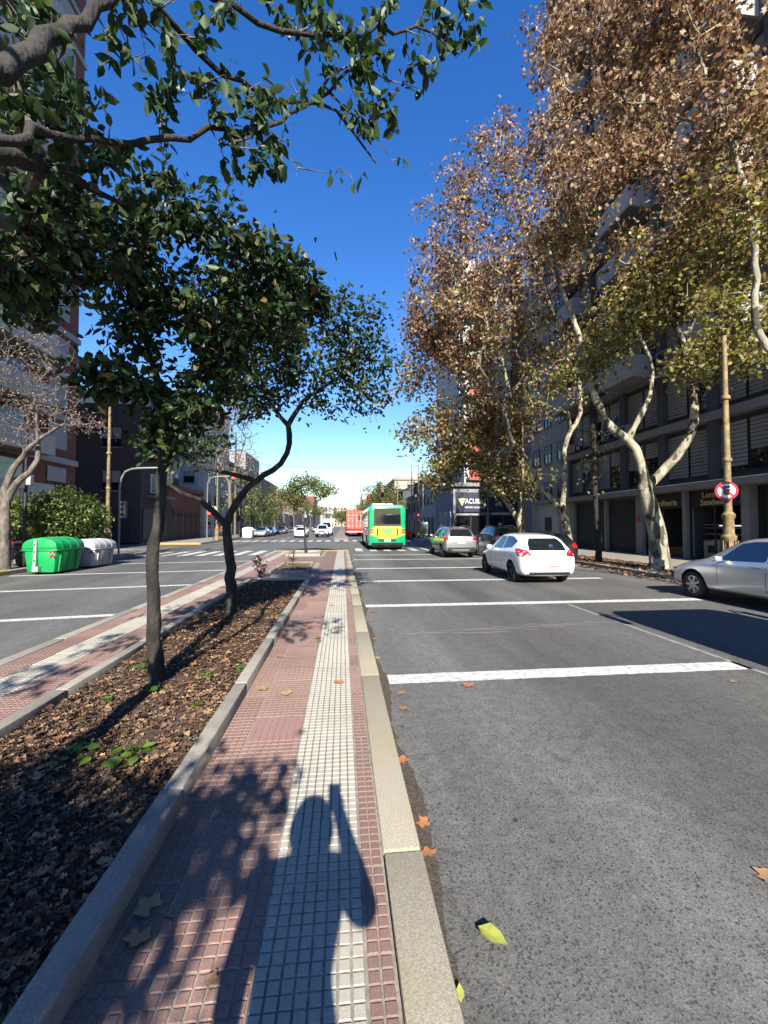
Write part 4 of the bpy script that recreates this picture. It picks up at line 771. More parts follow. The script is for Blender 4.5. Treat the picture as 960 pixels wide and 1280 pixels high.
t0d = [(-1.08, 2.58, 5.2), (-0.73, 2.7, 5.17), (-0.45, 2.9, 5.26), (-0.06, 3.0, 5.4), (0.59, 3.2, 5.8), (0.95, 3.2, 5.6)]
t0e = [(-1.72, 1.5, 2.95), (-1.75, 1.9, 3.4), (-1.80, 2.4, 3.75), (-1.87, 2.9, 4.11), (-1.71, 3.4, 4.27)]
t0f = [(-1.74, .98, 2.3), (-2.1, .6, 3.0), (-2.3, .2, 3.8), (-2.2, -.2, 4.6)]
b0 = [(-0.3, 3.0, 5.53, 0.3, 0.15), (0.0, 3.0, 5.32, 0.3, 0.18), (0.31, 3.1, 5.28, 0.25, 0.22), (0.44, 3.1, 5.72, 0.32, 0.16), (0.85, 3.2, 6.0, 0.26, 0.1), (0.16, 3.2, 5.11, 0.22, 0.16), (0.33, 3.3, 4.89, 0.2, 0.23), (0.07, 3.3, 4.63, 0.16, 0.1), (-0.47, 3.0, 4.96, 0.29, 0.15), (-0.75, 3.0, 4.62, 0.35, 0.17), (-1.07, 2.8, 4.73, 0.27, 0.19), (-1.27, 2.4, 4.45, 0.18, 0.14), (-0.58, 3.0, 4.46, 0.35, 0.15), (-1.21, 3.2, 4.46, 0.31, 0.15), (-1.14, 2.4, 4.66, 0.28, 0.14), (-0.73, 2.7, 4.98, 0.26, 0.11), (1.05, 3.2, 5.85, .2, .16), (.75, 3.2, 5.75, .22, .14), (.5, 3.35, 4.75, .14, .2), (.62, 3.2, 5.4, .18, .2)]
b0d = [(-1.64, 2.6, 4.24, 0.29, 0.19), (-2.14, 3.0, 4.09, 0.33, 0.28), (-1.78, 3.2, 4.29, 0.36, 0.24), (-2.37, 3.2, 3.7, 0.29, 0.29), (-2.25, 3.6, 4.11, 0.4, 0.27), (-2.6, 3.6, 3.55, 0.26, 0.2), (-1.37, 2.0, 3.96, 0.15, 0.11), (-1.51, 2.0, 4.14, 0.11, 0.11), (-2.3, .3, 4.6, .6, .5), (-1.7, 1.4, 5.2, .5, .4), (-2.5, 1.2, 4.6, .5, .4)]
b0x = [(-1.82, 2.4, 4.06, 0.2, 0.15), (-1.84, 2.7, 4.07, 0.25, 0.15), (-2.21, 3.0, 3.91, 0.27, 0.22), (-2.01, 3.3, 4.23, 0.31, 0.18), (-2.29, 3.4, 3.77, 0.37, 0.25), (-2.05, 3.6, 3.92, 0.33, 0.23), (-2.4, 3.2, 3.58, 0.23, 0.23), (-1.53, 2.0, 4.06, 0.13, 0.11), (-2.54, 3.6, 3.55, 0.26, 0.16), (-1.96, 3.9, 4.41, 0.37, 0.22)]
b0y = [(-2.26, 3.0, 4.65, 0.21, 0.18), (-2.08, 3.1, 4.87, .22, .17), (-2.22, 3.1, 4.45, .27, .15), (-2.1, 2.8, 5.0, .17, .17), (-2.0, 3.0, 5.2, .18, .15), (-2.25, 2.9, 4.05, .17, .17)]
b0s = [(-.55, -.3, 4.4, .55, .3), (-.1, .1, 4.3, .35, .22), (-3.0, -.2, 4.0, .5, .3), (-3.1, -1.4, 3.9, .5, .3), (-3.2, 1.0, 4.6, .45, .3)]
OT = tree('street_tree', 'overhanging tree with a thick dark limb and large drooping leaves against the sky', [t0, t0a, t0b, t0c, t0d, t0e, t0f], b0 + b0d + b0d + b0x + b0x + b0y + b0y + b0s, 165, limb_r=[.05, .028, .022, .022, .045, .05], clump=(2.2, 3.5, -.16), twig='bark_twig', bare=.42, trunk_r=.10, tip_r=.0024, seed=13, leafn=4.0, lsize=.098, lspread=.022, along=.12, droop=.8, step=.12, bk='bark_dark', leaves='leaf_ficus_near', tmpl=LEAF_OVATE, group=FG)
# the leaves that show largest are parts of their own
T, Fc = LEAF_OVATE; lmesh = []
for k in range(5):
    mb = MB().add([(x, y * random.uniform(.9, 1.2), z * random.uniform(.4, 1.8)) for x, y, z in T], Fc); o = mb.build('leaf', 'leaf_ficus_near', smooth=True); lmesh.append(o.data); bpy.data.objects.remove(o)
rr = random.Random(4); TP, TD = tree.last; vis = (TP[:, 1] > 1.2) & (TP[:, 0] > .2); tp, td = TP[vis], TD[vis]
for k in range(290):
    j = rr.randrange(len(tp)); p = Vector(tp[j]) - Vector(td[j]) * rr.uniform(0, .06); s = rr.uniform(.085, .125)
    o = inst('leaf', lmesh[k % 5], OT, p, 0, (s, s, s), (rr.uniform(-.9, .9), rr.uniform(.4, 1.6), rr.uniform(0, 6.28)))
# tree behind the photographer whose crown shades the near bed
tb = [(-1.85, -4.1, .1), (-1.8, -4.1, 1.2), (-1.85, -4.05, 2.3)]
tree('street_tree', 'leafy median tree behind the photographer that shades the near soil bed', [tb, [(-1.85, -4.05, 2.3), (-1.4, -3.8, 3.2), (-1.2, -3.6, 4.0)], [(-1.85, -4.05, 2.3), (-2.3, -4.2, 3.2), (-2.5, -4.2, 4.2)]], [(-1.75, -4.0, 4.0, .7, .45), (-2.3, -3.8, 3.9, .6, .4), (-1.0, -3.35, 3.55, .38, .28), (-1.9, -3.2, 3.0, .6, .3), (-1.4, -3.0, 3.1, .5, .3), (-2.2, -2.9, 3.2, .5, .3), (-.75, -3.0, 3.3, .25, .2), (-2.0, -4.9, 3.9, .8, .5), (-2.3, -3.9, 3.3, .6, .35), (-1.5, -3.9, 3.2, .6, .35), (-.85, -3.4, 3.0, .3, .22), (-1.8, -3.4, 3.5, .7, .3), (-.62, -2.6, 3.1, .28, .2), (-.5, -2.0, 3.0, .26, .18), (-.7, -3.5, 3.1, .3, .2), (-.9, -2.4, 3.2, .3, .2), (-2.0, -2.6, 2.9, .6, .25)], 70, trunk_r=.1, tip_r=.004, seed=14, leafn=16, lsize=.10, lspread=.12, droop=.5, step=.2, **K)
# plane trees on the right
def mix(z0, z1):
    def fn(p, rg):
        g = np.clip((p[:, 2] - z0) / (z1 - z0), 0, 1); u = rg.random(len(p)); a = u < g; v = rg.random(len(p))
        return [('leaf_plane_brown', a), ('leaf_plane_green', ~a & (v < .55)), ('leaf_plane_mix', ~a & (v >= .55))]
    return fn
PG = 'plane trees along the right sidewalk'
bAx = [(7.39, 13.8, 7.31, 0.85, 1.14), (9.01, 13.5, 7.82, 1.13, 0.85), (11.66, 11.5, 8.1, 1.12, 0.87), (11.91, 11.0, 6.89, 0.72, 0.6), (11.67, 12.0, 10.99, 1.3, 1.04), (9.79, 14.0, 15.3, 1.49, 1.79), (8.03, 14.2, 15.93, 1.19, 1.79), (11.27, 12.0, 6.77, 0.77, 0.51)]
bBx = [(4.15, 19.5, 17.25, 0.55, 0.39), (5.24, 19.8, 19.1, 0.81, 0.56), (7.19, 20.0, 21.13, 0.82, 0.82), (8.94, 20.5, 25.05, 0.94, 1.28), (4.56, 19.6, 15.82, 0.79, 0.55), (8.22, 20.4, 23.12, 0.76, 0.85), (11.22, 20.8, 15.81, 1.94, 2.59), (10.82, 21.0, 11.94, 1.73, 1.73), (11.31, 20.8, 22.49, 1.74, 2.62)]
bCx = [(4.37, 25.5, 17.6, 0.71, 0.61), (4.62, 25.5, 13.73, 0.92, 0.81), (4.0, 25.5, 10.63, 0.71, 1.01), (4.2, 25.5, 7.33, 0.71, 0.81), (5.17, 25.6, 19.02, 1.03, 0.72)]
pA = [(11.2, 13.6, 0.1), (11.14, 13.6, 1.34), (10.94, 13.6, 2.19), (10.69, 13.6, 2.99)]
pAl = [(10.69, 13.6, 2.99), (10.52, 13.6, 4.04), (10.16, 13.7, 4.77), (9.47, 13.8, 5.35), (9.07, 14.0, 6.56), (8.73, 14.0, 8.02), (8.29, 14.0, 9.33), (7.7, 14.0, 10.92), (7.26, 14.0, 12.38)]
pAl2 = [(10.16, 13.7, 4.77), (10.4, 13.4, 5.56), (10.62, 13.2, 6.22), (10.57, 13.0, 7.12), (10.15, 13.0, 8.22)]
pAr = [(10.69, 13.6, 2.99), (11.19, 13.6, 3.48), (11.65, 13.3, 4.15), (12.04, 13.1, 4.91), (12.12, 13.0, 5.78), (11.91, 13.0, 7.17), (11.64, 13.0, 8.29), (10.77, 13.0, 9.65), (9.9, 13.0, 10.72)]
bA = [(9.94, 13.5, 9.02, 1.71, 1.14), (11.07, 13.0, 9.67, 1.66, 1.11), (9.58, 13.8, 11.21, 1.75, 1.45), (11.29, 13.2, 11.81, 1.7, 1.41), (7.84, 14.0, 10.34, 1.31, 1.45), (11.56, 12.6, 7.55, 1.35, 0.81), (9.83, 13.0, 6.82, 1.37, 0.68), (8.82, 14.0, 13.7, 1.77, 1.77), (11.05, 13.6, 14.45, 1.75, 1.75), (12.12, 12.5, 10.27, 1.62, 1.35), (8.43, 14.0, 8.3, 1.16, 0.87), (7.87, 14.0, 12.12, 1.17, 1.17), (10.45, 14.0, 16.9, 1.8, 1.5), (12.29, 13.5, 16.89, 1.76, 1.76)]
PK = dict(bk='bark_plane', leaves='leaf_plane_mix', group=PG, tmpl=LEAF_LOBED)
tree('plane_tree', 'stout pale plane tree forking low before the pastry shop', [pA, pAl, pAl2, pAr], bA + bAx, 7.8, clump=(.45, .45, -.06), bare=.12, trunk_r=.33, limbk=.7, tip_r=.009, seed=21, leafn=24, lsize=.145, lspread=.24, step=.3, leaf_fn=mix(9, 13.5), radpow=.42, flare=1.35, **PK)
pB = [(12.45, 21.6, 0.1), (12.28, 21.6, 1.34), (12.07, 21.6, 2.44)]
pBl = [(12.07, 21.6, 2.44), (11.47, 21.6, 3.1), (10.57, 21.6, 4.19), (10.39, 21.6, 4.99), (9.54, 21.3, 5.67), (8.88, 21.1, 6.48), (8.46, 20.8, 7.89), (7.03, 20.4, 9.82)]
pBr = [(12.07, 21.6, 2.44), (12.18, 21.6, 4.21), (12.26, 21.6, 5.99), (12.64, 21.6, 6.98), (13.18, 21.6, 8.03), (12.98, 21.6, 10.51), (11.45, 21.3, 13.45), (9.88, 20.8, 17.04), (9.02, 20.8, 20.5)]
bB = [(10.88, 20.8, 25.14, 1.75, 2.62), (9.48, 20.8, 21.42, 2.16, 2.59), (7.1, 20.4, 19.13, 2.09, 2.09), (5.67, 19.9, 17.14, 1.62, 1.21), (8.99, 20.8, 17.42, 2.57, 2.14), (11.27, 20.8, 19.8, 2.17, 2.61), (6.65, 20.4, 15.26, 2.08, 1.66), (9.4, 20.8, 13.52, 2.56, 2.14), (11.9, 21.3, 12.13, 2.2, 1.76), (7.97, 20.6, 10.35, 2.09, 1.67), (10.89, 21.2, 9.39, 2.18, 1.74), (5.36, 20.4, 12.66, 1.64, 1.64), (11.38, 20.8, 28.38, 1.76, 1.76)]
tree('plane_tree', 'tall plane tree with a pale trunk split in two past the thin dark tree', [pB, pBl, pBr], bB + bBx, 5.6, clump=(.38, .38, -.17), bare=.22, trunk_r=.3, limbk=.7, tip_r=.011, seed=22, leafn=16, lsize=.165, lspread=.28, step=.4, leaf_fn=mix(6, 14), radpow=.42, flare=1.3, **PK)
pC = [(12.8, 28.1, 0.1), (12.53, 28.1, 1.79)]
pC1 = [(12.53, 28.1, 1.79), (11.66, 28.1, 3.21), (10.67, 28.1, 4.45), (9.96, 27.7, 5.41), (9.68, 27.7, 6.8), (8.79, 27.2, 9.17), (7.58, 26.8, 12.29)]
pC2 = [(12.53, 28.1, 1.79), (12.68, 28.1, 4.92), (12.3, 28.1, 8.35), (11.46, 28.1, 12.93), (10.31, 28.1, 17.52)]
bC = [(6.93, 26.3, 17.98, 2.39, 1.86), (5.75, 25.9, 15.02, 1.82, 2.08), (5.74, 25.9, 11.87, 1.81, 2.07), (5.46, 25.9, 8.74, 1.35, 2.06), (8.27, 27.2, 14.69, 2.75, 2.75), (8.24, 27.2, 10.26, 2.73, 2.73), (9.51, 27.7, 7.08, 2.5, 1.95), (7.0, 26.8, 6.33, 1.4, 1.4), (11.42, 28.1, 9.0, 2.3, 2.0), (11.97, 28.1, 4.91, 2.27, 1.42), (6.45, 26.8, 4.71, 1.33, 1.06)]
tree('plane_tree', 'plane tree leaning over the road beside the battery shop corner', [pC, pC1, pC2], bC + bCx, 6.5, clump=(.35, .35, -.3), trunk_r=.34, tip_r=.011, seed=23, leafn=17, lsize=.21, lspread=.30, step=.4, leaf_fn=mix(4, 13), radpow=.42, flare=1.2, **PK)
pE = [(11.3, 6.2, .1), (11.1, 6.3, 1.6), (10.6, 6.6, 3.2)]
pE1 = [(10.6, 6.6, 3.2), (9.6, 7.2, 4.4), (8.6, 7.6, 5.65), (8.56, 7.6, 7.17), (8.63, 7.8, 8.53), (8.51, 8.0, 10.12), (8.18, 8.5, 12.86)]
pE2 = [(10.6, 6.6, 3.2), (10.9, 7.4, 5.5), (10.6, 8.0, 8.5), (9.8, 8.4, 11.5)]
bE = [(6.33, 9.0, 12.84, 1.54, 1.35), (7.98, 8.5, 12.84, 1.49, 1.3), (8.81, 8.0, 10.69, 1.06, 1.42), (8.94, 8.0, 8.35, 0.88, 1.06), (8.7, 8.5, 9.65, 1.12, 1.12), (8.88, 8.0, 6.56, 0.7, 0.7), (5.48, 9.6, 14.7, 0.82, 0.82), (7.62, 9.0, 14.61, 1.96, 0.98), (8.89, 8.0, 13.09, 1.07, 1.07), (10.6, 8.2, 11.5, 1.5, 1.6), (8.3, 8.2, 7.0, .8, .5), (9.3, 8.6, 7.8, .9, .7)]
tree('plane_tree', 'plane tree beside the silver sedan with its crown over the road', [pE, pE1, pE2], bE, 10.5, clump=(.6, .6, -.2), bare=.1, trunk_r=.2, limbk=.6, tip_r=.007, seed=24, leafn=32, lsize=.112, lspread=.17, step=.3, leaf_fn=mix(7.8, 10.8), radpow=.42, flare=1.3, **PK)
tree('plane_tree', 'thin dark upright young tree between the two plane trees', [[(10.9, 16.6, .1), (10.82, 16.6, 2.3), (10.75, 16.6, 4.4), (10.7, 16.6, 6.6), (10.7, 16.6, 8.5)]], [(10.5, 16.5, 4.4, .8, .5), (10.8, 16.6, 5.6, .9, .6), (10.7, 16.6, 7.2, 1.1, .7), (10.7, 16.5, 8.6, 1.0, .8), (10.4, 16.4, 3.4, .6, .3)], 9, 'bark_dark', 'leaf_plane_mix', .13, tip_r=.006, seed=25, leafn=3, lsize=.14, lspread=.15, step=.3, flare=1.1)
# left: bare reddish tree by the bins
TL = [(-12.03, 16.0, 0.1), (-12.01, 16.0, 1.62), (-12.01, 16.0, 2.48)]
TLr = [(-12.01, 16.0, 2.48), (-11.66, 16.0, 3.2), (-11.19, 16.0, 3.64), (-10.94, 16.0, 4.37), (-11.05, 16.0, 5.68)]
TLl = [(-12.01, 16.0, 2.48), (-11.93, 16.0, 3.34), (-11.55, 16.0, 4.07), (-10.82, 15.7, 4.69), (-9.79, 15.5, 5.29)]
TLm = [(-12.01, 16.0, 2.48), (-12.5, 16, 3.6), (-12.7, 16, 5.2), (-12.3, 16, 7.0)]
bTL = [(-11.52, 16.0, 8.3, 1.45, 0.87), (-11.75, 16.0, 6.82, 1.45, 1.16), (-10.27, 15.8, 6.52, 1.15, 0.86), (-10.38, 15.6, 5.59, 1.42, 0.57), (-8.82, 15.2, 5.24, 0.84, 0.42), (-11.71, 16.0, 5.08, 0.86, 0.58), (-12.8, 16, 7, 1.2, 1.2)]
tree('street_tree', 'bare pale branched tree on the left kerb beside the green bin', [TL, TLr, TLl, TLm], bTL, 30, 'bark_grey', 'leaf_pinkish', .23, tip_r=.006, seed=31, leafn=1.6, lsize=.09, lspread=.12, step=.25, radpow=.42, flare=1.15)
# small tree at the end of the median
tree('street_tree', 'small flat crowned tree in the pale bed at the median end', [[(-2.03, 23.4, .12), (-2.08, 23.4, 1.0), (-2.1, 23.4, 1.7)], [(-2.1, 23.4, 1.7), (-2.6, 23.4, 2.5), (-3.0, 23.4, 3.2)], [(-2.1, 23.4, 1.7), (-1.7, 23.4, 2.4), (-1.25, 23.4, 3.2)]], [(-2.9, 23.4, 3.6, .9, .5), (-2.0, 23.4, 4.1, 1.0, .45), (-1.0, 23.4, 3.55, .8, .45), (-2.5, 23.4, 3.1, .7, .3)], 24, 'bark_dark', 'leaf_small_tree', .07, tip_r=.006, seed=32, leafn=20, lsize=.12, lspread=.14, step=.2, flare=1.2)
# round evergreen bush behind the bins
def bush(name, label, loc, blobs, n, m, ls, spread=1.0):
    rt = thing(name, label, 'bush', loc); P = []; tw = MB()
    for (x, y, z, rx, rz) in blobs:
        k = int(n * rx * rx); u = rng.normal(size=(k, 3)); u /= np.linalg.norm(u, axis=1)[:, None]; lump = 1 + .14 * np.sin(u[:, 0:1] * 7 + x) * np.cos(u[:, 2:3] * 6 + y) + rng.normal(0, .06, (k, 1)); u *= rng.uniform(.72, 1.0, k)[:, None] * lump
        P.append(np.array([x, y, z]) + u * np.array([rx, rx, rz]) - np.array(loc))
        for q in range(14): tw.tube([(0, 0, 0), tuple(np.array([x, y, z - rz * .4]) - np.array(loc)), tuple(P[-1][q % k])], [.03, .02, .005], 5)
    P = np.concatenate(P); tw.build('branches', 'bark_dark', rt); scatter('crown', LEAF_OVATE, P, ls * rng.uniform(.6, 1.3, len(P)), m, rt)
    return rt
bush('round_bush', 'dense rounded evergreen bush behind the green and grey bins', (-12.0, 18.6, .15), [(-11.6, 18.7, 2.3, 1.25, .98), (-12.6, 18.3, 2.15, 1.1, .85), (-11.2, 19.3, 2.0, 0.95, 0.95), (-13.3, 17.9, 1.95, .75, .65), (-11.9, 18.8, 1.5, 1.05, .75)], 2000, 'leaf_bush', .13)
MB().tube([(0, 0, -.1), (.05, 0, .6), (.1, 0, 1.5)], [.12, .1, .07], 8).build('trunk', 'bark_dark', bpy.data.objects['round_bush'], smooth=True)
bush('flowering_shrub', 'purple leaved shrub with pinkish tips past the soil bed', (-2.5, 13.0, .12), [(-2.5, 13.0, .55, .22, .2), (-2.45, 13.0, .32, .16, .15), (-2.62, 13.0, .62, .14, .12)], 1500, 'leaf_purple', .10)
bush('young_shrub', 'thin twiggy shrub growing in the dry straw bed', (-1.9, 16.3, .14), [(-1.9, 16.3, .5, .3, .3)], 250, 'leaf_small_tree', .06)
# far trees
def fartree(label, x, y, h, r, m, seed, bk='bark_grey', leafn=26, ls=.25, dens=.9, trunk=.2, low=.38):
    rg = random.Random(seed); bl = [(x + rg.uniform(-.55, .55) * r, y + rg.uniform(-.5, .5) * r, h * (low + .12) + rg.random() * h * (.83 - low), r * rg.uniform(.35, .6), r * rg.uniform(.3, .5)) for _ in range(9)]
    tree('street_tree', label, [[(x, y, .1), (x + .1, y, h * .2), (x, y, h * low)], [(x, y, h * low), (x - r * .4, y, h * .65)], [(x, y, h * low), (x + r * .35, y, h * .7)]], bl, dens, bk, m, trunk, tip_r=.012, seed=seed, leafn=leafn, lsize=ls, lspread=.35, step=.6, pathk=.2, radpow=.4, flare=1.2)
fartree('broad green tree behind the bus on the far right sidewalk', 6.8, 66, 8.8, 3.6, 'leaf_small_tree', 41, dens=1.6); fartree('brownish tree beside the far right shed', 9.2, 75, 9.4, 3.2, 'leaf_plane_mix', 42, dens=1.4)
fartree('tall bare pinkish tree on the far left corner', -12.7, 48, 16.5, 5.0, 'leaf_pinkish', 43, leafn=5, ls=.2, dens=2.6, trunk=.26); fartree('small yellow green tree beside the far left lamp', -13.4, 56, 9, 2.4, 'leaf_plane_green', 44, dens=1.2)
fartree('dark green dense tree on the far left sidewalk', -13.6, 72, 7.4, 3.2, 'leaf_bush', 45, dens=2.0, low=.25); fartree('bare grey tree before the white block, leafless', -13.6, 63, 13, 3.6, 'leaf_pinkish', 46, leafn=2, dens=2.2)
for k, (x, y, h, m, c) in enumerate(((-13.5, 84, 9, 'leaf_plane_mix', 'olive'), (-13.5, 97, 10, 'leaf_pinkish', 'pinkish'), (-13.2, 114, 10, 'leaf_plane_brown', 'rust brown'), (-13.2, 140, 11, 'leaf_small_tree', 'fresh green'), (9.3, 96, 10, 'leaf_bush', 'dark green'), (9.3, 120, 10, 'leaf_plane_brown', 'reddish brown'), (-.2, 95, 5, 'leaf_small_tree', 'yellowish'), (-.2, 125, 6, 'leaf_bush', 'deep green'), (-.2, 160, 7, 'leaf_bush', 'bushy green'), (7.5, 190, 12, 'leaf_small_tree', 'spreading green'), (-12, 215, 13, 'leaf_small_tree', 'tall light green'), (-5, 330, 15, 'leaf_bush', 'dusky green'), (6, 340, 15, 'leaf_small_tree', 'rounded green'), (-12, 300, 14, 'leaf_plane_mix', 'olive brown'), (9.3, 150, 11, 'leaf_small_tree', 'light green'), (-13.4, 175, 12, 'leaf_bush', 'shady green'))):
    fartree('%s tree far down the %s' % (c, 'median strip' if abs(x) < 2 else ('left sidewalk' if x < 0 else 'right sidewalk')), x, y, h, h * .36, m, 50 + k, dens=.8, leafn=22, ls=.32)
# ------------------------------------------------------------------ vehicles
def evaluated(o):
    dg = bpy.context.evaluated_depsgraph_get(); dg.update(); me = bpy.data.meshes.new_from_object(o.evaluated_get(dg)); return me
def loft(stations, W):
    """stations (y, zbot, zbelt, ztop, w, wt) -> cage mesh; local y is forward"""
    V = []; F = []; rings = []
    for (y, zb, zs, zt, w_, wt) in stations:
        zm = zb + (zs - zb) * .55
        h = [(0, zb), (w_ * .8, zb), (w_ * .965, zb + .09), (w_, zm), (w_ * .985, zs - .05), (w_ * .95 if wt < w_ * .9 else w_ * .97, zs), (wt + (w_ * .95 - wt) * .08, zt - .06 - (zt - zs) * .05), (wt * .9, zt - .012), (wt * .5, zt + .012), (0, zt + .018)]
        ring = [(x, y, z) for x, z in h] + [(-x, y, z) for x, z in h[-2:0:-1]]
        rings.append([len(V) + i for i in range(len(ring))]); V += ring
    n = len(rings[0])
    for a, b in zip(rings[:-1], rings[1:]):
        for i in range(n): F.append((a[i], a[(i + 1) % n], b[(i + 1) % n], b[i]))
    F.append(tuple(rings[0])[::-1]); F.append(tuple(rings[-1])); return V, F
def inside(p, poly):
    c = False; n = len(poly)
    for i in range(n):
        (x1, y1), (x2, y2) = poly[i], poly[(i + 1) % n]
        if (y1 > p[1]) != (y2 > p[1]) and p[0] < (x2 - x1) * (p[1] - y1) / (y2 - y1 + 1e-12) + x1: c = not c
    return c
def rounded(poly, r=.04, k=3):
    out = []; n = len(poly)
    for i in range(n):
        p0, p1, p2 = Vector(poly[i - 1]), Vector(poly[i]), Vector(poly[(i + 1) % n]); a = (p0 - p1); b = (p2 - p1); ra = min(r, a.length * .4); rb = min(r, b.length * .4); s = p1 + a.normalized() * ra; e = p1 + b.normalized() * rb
        for j in range(k + 1): t = j / k; q = s * (1 - t) ** 2 + p1 * 2 * t * (1 - t) + e * t * t; out.append((q.x, q.y))
    return out
def decal(name, bvh, poly, view, m, parent, off=.005, r=.04, grid=.07, thick=0.):
    """a panel that hugs the body: outline in side view (y,z), rear/front view (x,z) or top view (x,y), cast onto the body"""
    poly = rounded(poly, r) if r else poly; pts = []; n = len(poly)
    for i in range(n):
        a, b = Vector(poly[i]), Vector(poly[(i + 1) % n]); k = max(1, int((b - a).length / grid))
        pts += [tuple(a + (b - a) * j / k) for j in range(k)]
    ne = len(pts); xs = [p[0] for p in pts]; ys = [p[1] for p in pts]; x = min(xs) + grid * .5
    while x < max(xs):
        y = min(ys) + grid * .5
        while y < max(ys):
            if inside((x, y), pts[:ne]) and min((Vector(q) - Vector((x, y))).length for q in pts[:ne]) > grid * .45: pts.append((x, y))
            y += grid
        x += grid
    res = delaunay_2d_cdt([Vector(p) for p in pts], [(i, (i + 1) % ne) for i in range(ne)], [], 1, 1e-5)
    V = []; ok = []
    for p in res[0]:
        if view == 'R': o, d = Vector((3, p[0], p[1])), Vector((-1, 0, 0))
        elif view == 'L': o, d = Vector((-3, p[0], p[1])), Vector((1, 0, 0))
        elif view == 'B': o, d = Vector((p[0], -9, p[1])), Vector((0, 1, 0))
        elif view == 'F': o, d = Vector((p[0], 9, p[1])), Vector((0, -1, 0))
        else: o, d = Vector((p[0], p[1], 6)), Vector((0, 0, -1))
        h = bvh.ray_cast(o, d)
        if h[0] is None: V.append(o + d * 3); ok.append(False)
        else:
            nn = h[1]; nn = -nn if nn.dot(d) > 0 else nn; V.append(h[0] + nn * off); ok.append(True)
    F = [f for f in res[2] if all(ok[i] for i in f)]
    mb = MB().add([tuple(v) for v in V], [tuple(f) for f in F]); return mb.build(name, m, parent, smooth=True)
def wheel(parent, x, y, r, wd, side, rim, spokes=5):
    t = MB().lathe([(r * .66, -wd / 2), (r * .9, -wd / 2), (r * .97, -wd * .38), (r, -wd * .2), (r, wd * .2), (r * .97, wd * .38), (r * .9, wd / 2), (r * .66, wd / 2)], n=28, axis='x', caps=False).build('wheel', 'rubber', parent, smooth=True, loc=(x, y, r))
    mb = MB().lathe([(r * .67, -wd * .3), (r * .67, wd * .44), (r * .61, wd * .45), (r * .6, wd * .1), (.001, wd * .1)], n=24, axis='x', caps=False); mb.lathe([(r * .15, wd * .1), (r * .15, wd * .42), (r * .11, wd * .44)], n=10, axis='x')
    for k in range(spokes):
        a = 2 * math.pi * k / spokes; c, s = math.cos(a), math.sin(a); w2 = r * .085
        V = []
        for rr_, hw in ((r * .1, w2 * 1.2), (r * .62, w2)):
            for dx in (wd * .28, wd * .43):
                for q in (-hw, hw): V.append((dx, c * rr_ - s * q, s * rr_ + c * q))
        mb.add(V, [(0, 1, 3, 2), (4, 6, 7, 5), (2, 3, 7, 6), (0, 2, 6, 4), (1, 5, 7, 3), (0, 4, 5, 1)])
    if side < 0: mb.v = [(-a, b, c) for a, b, c in mb.v]
    mb.build('rim', rim, t, smooth=True)
    return t
